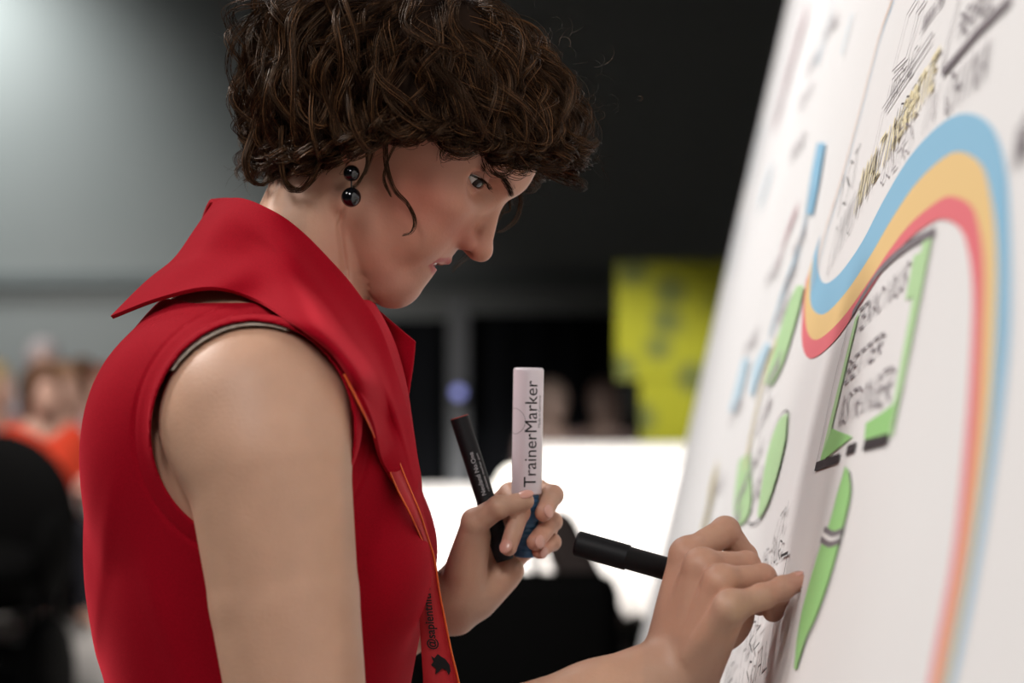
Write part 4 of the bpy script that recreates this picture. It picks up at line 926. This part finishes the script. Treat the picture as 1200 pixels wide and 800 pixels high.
# yellow-green printed banner
def banner_mat():
    m = mat('yellow_green_print', (.42, .42, .01), .7, .2); nt = m.node_tree; b = nt.nodes['Principled BSDF']; tc = nt.nodes['Texture Coordinate']; v = nt.nodes.new('ShaderNodeTexVoronoi'); v.inputs['Scale'].default_value = 5
    r = nt.nodes.new('ShaderNodeValToRGB'); r.color_ramp.elements[0].position = .25; r.color_ramp.elements[0].color = (.07, .08, .015, 1); r.color_ramp.elements[1].position = .5; r.color_ramp.elements[1].color = (.17, .17, .004, 1)
    nt.links.new(tc.outputs['Object'], v.inputs['Vector']); nt.links.new(v.outputs['Distance'], r.inputs[0]); nt.links.new(r.outputs[0], b.inputs['Base Color']); return m
M_BAN = banner_mat(); Y = 9.9; bn = empty('banner', (YX(800, Y), Y, 0), 'tall yellow-green banner with grey blotches standing at the back right', 'banner')
MB().box((YX(722, Y), Y, YZ(445, Y)), (YX(890, Y), Y+.04, YZ(306, Y))).obj('upper_panel', M_BAN, bn); MB().box((YX(750, Y), Y, YZ(526, Y)), (YX(890, Y), Y+.04, YZ(446, Y))).obj('lower_panel', M_BAN, bn)
for px in (760, 872): MB().box((YX(px, Y), Y+.04, 0), (YX(px, Y)+.04, Y+.1, YZ(320, Y))).obj('pole', M_POST, bn)
for px in (760, 872): MB().box((YX(px, Y)-.05, Y-.2, 0), (YX(px, Y)+.09, Y+.4, .03)).obj('foot', M_POST, bn)
# white counters
M_CLOTH = mat('white_cloth', (.86, .83, .80), .7, .3)
def counter(x0, x1, Y, dep, zt, label, name='counter'):
    t = empty(name, ((x0+x1)/2, Y+dep/2, 0), label, 'table', None)
    MB().box((x0, Y, zt-.04), (x1, Y+dep, zt)).obj('top', M_CLOTH, t, False, .008)
    m = MB(); path = [(x0+.02, Y+dep-.02), (x0+.02, Y+.02), (x1-.02, Y+.02), (x1-.02, Y+dep-.02)]; pts = []
    for a, b in zip(path[:-1], path[1:]):
        n = 24; pts += [(a[0]+(b[0]-a[0])*i/n, a[1]+(b[1]-a[1])*i/n) for i in range(n)]
    pts.append(path[-1]); vs = []
    for i, (x, y) in enumerate(pts): w_ = .012*math.sin(i*1.9); vs += [(x+w_*.6, y-w_, .0), (x, y, zt-.04)]
    m.add(vs, [(2*i, 2*i+2, 2*i+3, 2*i+1) for i in range(len(pts)-1)]); o = m.obj('skirt', M_CLOTH, t, True); o.modifiers.new('t', 'SOLIDIFY').thickness = .004
    return t
counter(YX(380, 8.6), YX(628, 8.6), 8.6, .8, YZ(583, 8.6), 'white-clothed low table glowing in the light behind the left hand')
counter(YX(630, 8.9), YX(862, 8.9), 8.9, .9, YZ(531, 8.9), 'tall white-clothed counter glowing in the light between the markers and the board')
ball = MB().ball((YX(606, 8.7), 8.85, YZ(577, 8.7)+.02), .085); lsh = empty('table_lamp', (YX(606, 8.7), 8.85, YZ(583, 8.6)), 'small round white lamp on the low white table', 'lamp')
ball.obj('globe', mat('lamp_globe', (.9, .88, .8), .4, emit=((1, .93, .82), 2.2)), lsh, True); MB().lathe([(.05, 0), (.05, .02), (.02, .03)], (YX(606, 8.7), 8.85, YZ(583, 8.6)+.003), (0, 0, 1), 20).obj('base', M_POST, lsh, True)

# ------------------------------------------------------------------ people far behind, out of focus
def bp_body(p):
    p = p.astype(np.float32); q = p.copy(); q[:, 2] = np.sqrt(q[:, 2]**2+4)
    d = ell(p, (0, 152, 0), (10.5, 12.5, 8.5)); d = smin(d, ell(p, (8, 145, 0), (4, 6, 5)), 4)
    d = smin(d, cone(p, (0, 146, 0), (-2, 130, 0), 5.5, 6.5), 4)
    d = smin(d, ell(q, (-2, 112, 8), (11.5, 24, 13)), 6); d = smin(d, ell(q, (-1, 84, 7), (12, 14, 13)), 8)
    d = smin(d, cone(q, (-2, 128, 18), (2, 102, 23), 5.5, 4.4), 5); d = smin(d, cone(q, (2, 102, 23), (22, 98, 14), 4.2, 3.2), 3); d = smin(d, ell(q, (29, 98, 12), (7, 3, 4)), 3)
    d = smin(d, cone(q, (0, 78, 10), (38, 76, 11), 9, 7), 6); d = smin(d, cone(q, (38, 74, 11), (34, 34, 11), 6.5, 4), 4); d = smin(d, cone(q, (34, 32, 11), (50, 31, 12), 4, 3.2), 3)
    return d
def bp_shirt(p):
    q = p.astype(np.float32); q = q.copy(); q[:, 2] = np.sqrt(q[:, 2]**2+4)
    d = smin(ell(q, (-2, 111, 8), (13, 24, 14.5)), ell(q, (-1, 86, 7), (13, 14, 14)), 8); return smin(d, cone(q, (-2, 127, 18), (1, 104, 23), 7, 6), 5)
def bp_pants(p):
    q = p.astype(np.float32); q = q.copy(); q[:, 2] = np.sqrt(q[:, 2]**2+4)
    d = smin(ell(q, (0, 79, 8), (14, 10, 13)), cone(q, (0, 78, 10), (38, 76, 11), 10, 8), 6); return smin(d, cone(q, (38, 74, 11), (34, 38, 11), 8, 5.5), 4)
def bp_hair(p):
    q = p.astype(np.float32); d = ell(q, (-3, 155.5, 0), (12.6, 13.2, 11.4)); d = smin(d, ell(q, (-7, 145, 0), (8, 14, 11)), 5); return smax(d, -ell(q, (12, 147, 0), (9, 11, 7.5)), 3)
def bpm(fn, lo, hi, h=3):
    V, Q = snets(fn, lo, hi, h, B=6, proj=1); W_ = np.stack([V[:, 0], V[:, 2], V[:, 1]-28], 1)/100.0; me = npmesh('figure', W_, Q[:, ::-1]); return me
ME = dict(body=bpm(bp_body, (-30, 20, -40), (70, 175, 40)), shirt=bpm(bp_shirt, (-30, 60, -40), (30, 150, 40)), trousers=bpm(bp_pants, (-30, 25, -40), (60, 100, 40)), hair=bpm(bp_hair, (-30, 120, -20), (20, 175, 20)))
BSK = mat('far_skin', (.55, .33, .25), .6); 
def cm(n, c): return mat(n, c, .8, .2)
CH = {}
def chair_mesh():
    m = MB(); m.box((-.22, -.22, .42), (.22, .22, .46)); return m.mesh('seat')
CHP = {'seat': MB().box((-.23, -.23, .425), (.23, .23, .465)).mesh('seat'), 'backrest': MB().box((-.26, -.21, .56), (-.23, .21, .90)).mesh('backrest'), 'leg': MB().tube([(0, 0, 0), (0, 0, .43)], .012, 8).mesh('leg')}
M_CHAIR = mat('chair_black', (.012, .012, .013), .5); 
for k in CHP: CHP[k].materials.append(M_CHAIR)
def seated(px, pyhead, Y, rz, shirt, hairc, pants, label, group='seated audience', z0=0.0, chair=True):
    x = YX(px, Y); t = empty('person', (x, Y, z0), label, 'person', group, rz); zz = YZ(pyhead, Y)-(1.52-.28); sc = 1+zz/1.25*.9 if abs(zz) < .4 else 1
    sc = (YZ(pyhead, Y)-z0)/1.26; sc = min(1.22, max(.86, sc)); t.scale = (sc, sc, sc)
    for k, m in (('body', BSK), ('shirt', shirt), ('trousers', pants), ('hair', hairc)):
        o = bpy.data.objects.new(k, ME[k]); COL.objects.link(o); o.parent = t
        if not ME[k].materials: ME[k].materials.append(BSK)
        o.material_slots[0].link = 'OBJECT'; o.material_slots[0].material = m
    if chair:
        c = empty('chair', (x, Y, z0), 'black chair under the '+label.split(',')[0].split(' between')[0].split(' among')[0].split(' at the')[0].split(' behind')[0].split(' beside')[0], 'chair', 'chairs of the audience', rz); sc2 = sc
        c.scale = (sc2, sc2, sc2*.98)
        for k, l in (('seat', (0, 0, 0)), ('backrest', (0, 0, 0)), ('leg', (.2, .2, 0)), ('leg', (.2, -.2, 0)), ('leg', (-.22, .2, 0)), ('leg', (-.22, -.2, 0))):
            o = bpy.data.objects.new(k, CHP[k]); COL.objects.link(o); o.parent = c; o.location = l
    return t
bk, br, bl = cm('hair_dark', (.02, .012, .01)), cm('hair_brown', (.12, .06, .035)), cm('hair_fair', (.42, .33, .18))
dk = cm('trousers_dark', (.015, .015, .02))
seated(74, 450, 11.7, -.8, cm('shirt_pale_pink', (.62, .42, .44)), cm('hair_light_brown', (.34, .19, .11)), dk, 'person in a pale pink top between the red-orange and the black shirt')
seated(-4, 448, 11.6, -.5, cm('shirt_pink', (.55, .25, .22)), bl, dk, 'fair-haired person in a pink top at the left edge of the crowd')
seated(50, 455, 10.5, -1.0, cm('shirt_red', (.75, .07, .03)), br, dk, 'person in a bright red-orange shirt among the crowd at left')
seated(50, 422, 13.5, -1.3, cm('shirt_grey', (.45, .40, .42)), cm('hair_grey', (.42, .36, .36)), dk, 'grey-haired person in pale clothes at the back of the crowd')
seated(92, 443, 13.2, -2.2, cm('shirt_salmon', (.55, .28, .24)), br, dk, 'person in a salmon top at the back, right of the red-orange shirt')
seated(120, 452, 12.2, -1.9, cm('shirt_black', (.012, .012, .014)), cm('hair_auburn', (.30, .12, .08)), dk, 'person in a black shirt, nearest in the crowd to the red dress')
BSK = mat('far_skin_dim', (.22, .15, .12), .6)  # darker skin copy: dimness behind the counter put into the colour
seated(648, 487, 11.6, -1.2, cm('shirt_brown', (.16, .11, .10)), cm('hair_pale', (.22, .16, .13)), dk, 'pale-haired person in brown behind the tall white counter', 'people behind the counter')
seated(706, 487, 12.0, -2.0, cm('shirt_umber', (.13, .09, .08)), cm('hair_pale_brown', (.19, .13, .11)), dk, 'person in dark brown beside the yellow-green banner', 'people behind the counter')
# black armchair and a brown coat in front of the counters
ac = empty('armchair', (YX(640, 5.2), 5.2, 0), 'black upholstered armchair in front of the white counters', 'armchair'); A0 = Vector((YX(640, 5.2), 5.2, 0))
M_ARM = mat('black_leather', (.004, .004, .004), .8, .08)
def cush(nm, lo, hi, mm=M_ARM, bev=.05):
    return MB().box(tuple(A0+Vector(lo)), tuple(A0+Vector(hi))).obj(nm, mm, ac, True, bev)
cush('seat', (-.28, -.3, .18), (.26, .3, .46)); cush('backrest', (-.30, -.36, .30), (.17, -.24, YZ(655, 5.2))); cush('armrest', (-.42, -.34, .12), (-.29, .3, .66)); cush('armrest', (.19, -.34, .12), (.30, .3, YZ(735, 5.2)))
for dx in (-.35, .22):
    for dy in (-.28, .22): MB().tube([A0+Vector((dx, dy, 0)), A0+Vector((dx, dy, .2))], .02, 8).obj('leg', M_ARM, ac, True)
M_COAT = mat('brown_coat', (.10, .075, .07), .8)
cg = MB(); cp = [(640, 598), (668, 596), (700, 660), (735, 725), (760, 745), (700, 760), (660, 700), (640, 650)]; Yc = 5.45
vs = [P(x, y, Yc-.05) for x, y in cp]+[P(x, y, Yc+.12) for x, y in cp]; n = len(cp)
cg.add(vs, [tuple(range(n)), tuple(range(n, 2*n))[::-1]]+[(i, n+i, n+(i+1) % n, (i+1) % n) for i in range(n)]); co = cg.obj('coat', M_COAT, None, False, .03); tag(co, 'brown coat slung over the side of the black armchair', 'coat')
def armchair(px, Y, hw, h, label):
    x = YX(px, Y); t = empty('armchair', (x, Y, 0), label, 'armchair'); O = Vector((x, Y, 0))
    MB().ball(tuple(O+Vector((0, .28, h*.55))), (hw, .12, h*.45), 28, 18).obj('backrest', M_ARM, t, True)
    MB().ball(tuple(O+Vector((0, 0, .34))), (hw*.8, .3, .14), 28, 14).obj('seat', M_ARM, t, True)
    for sg in (-1, 1): MB().ball(tuple(O+Vector((sg*hw*.85, 0, .42))), (.07, .3, .2), 20, 12).obj('armrest', M_ARM, t, True)
    for dx in (-hw*.7, hw*.7):
        for dy in (-.2, .22): MB().tube([O+Vector((dx, dy, 0)), O+Vector((dx, dy, .3))], .02, 8).obj('leg', M_ARM, t, True)
armchair(-22, 9.6, .40, YZ(508, 9.6), 'big rounded black armchair in front of the crowd at left')
armchair(-30, 6.0, .24, .50, 'low black armchair in the bottom left corner of the picture')
st_ = empty('stool', (YX(106, 10.6), 10.6, 0), 'tall stool covered with a white cloth between the armchair and the red dress', 'stool')
MB().ball((YX(106, 10.6), 10.6, YZ(600, 10.6)), (.13, .14, .21), 24, 14).obj('cloth_cover', M_CLOTH, st_, True)
for dx, dy in ((-.09, -.1), (.09, -.1), (-.09, .1), (.09, .1)): MB().tube([(YX(106, 10.6)+dx*1.3, 10.6+dy, 0), (YX(106, 10.6)+dx*.6, 10.6+dy*.6, YZ(610, 10.6))], .014, 8).obj('leg', M_ARM, st_, True)
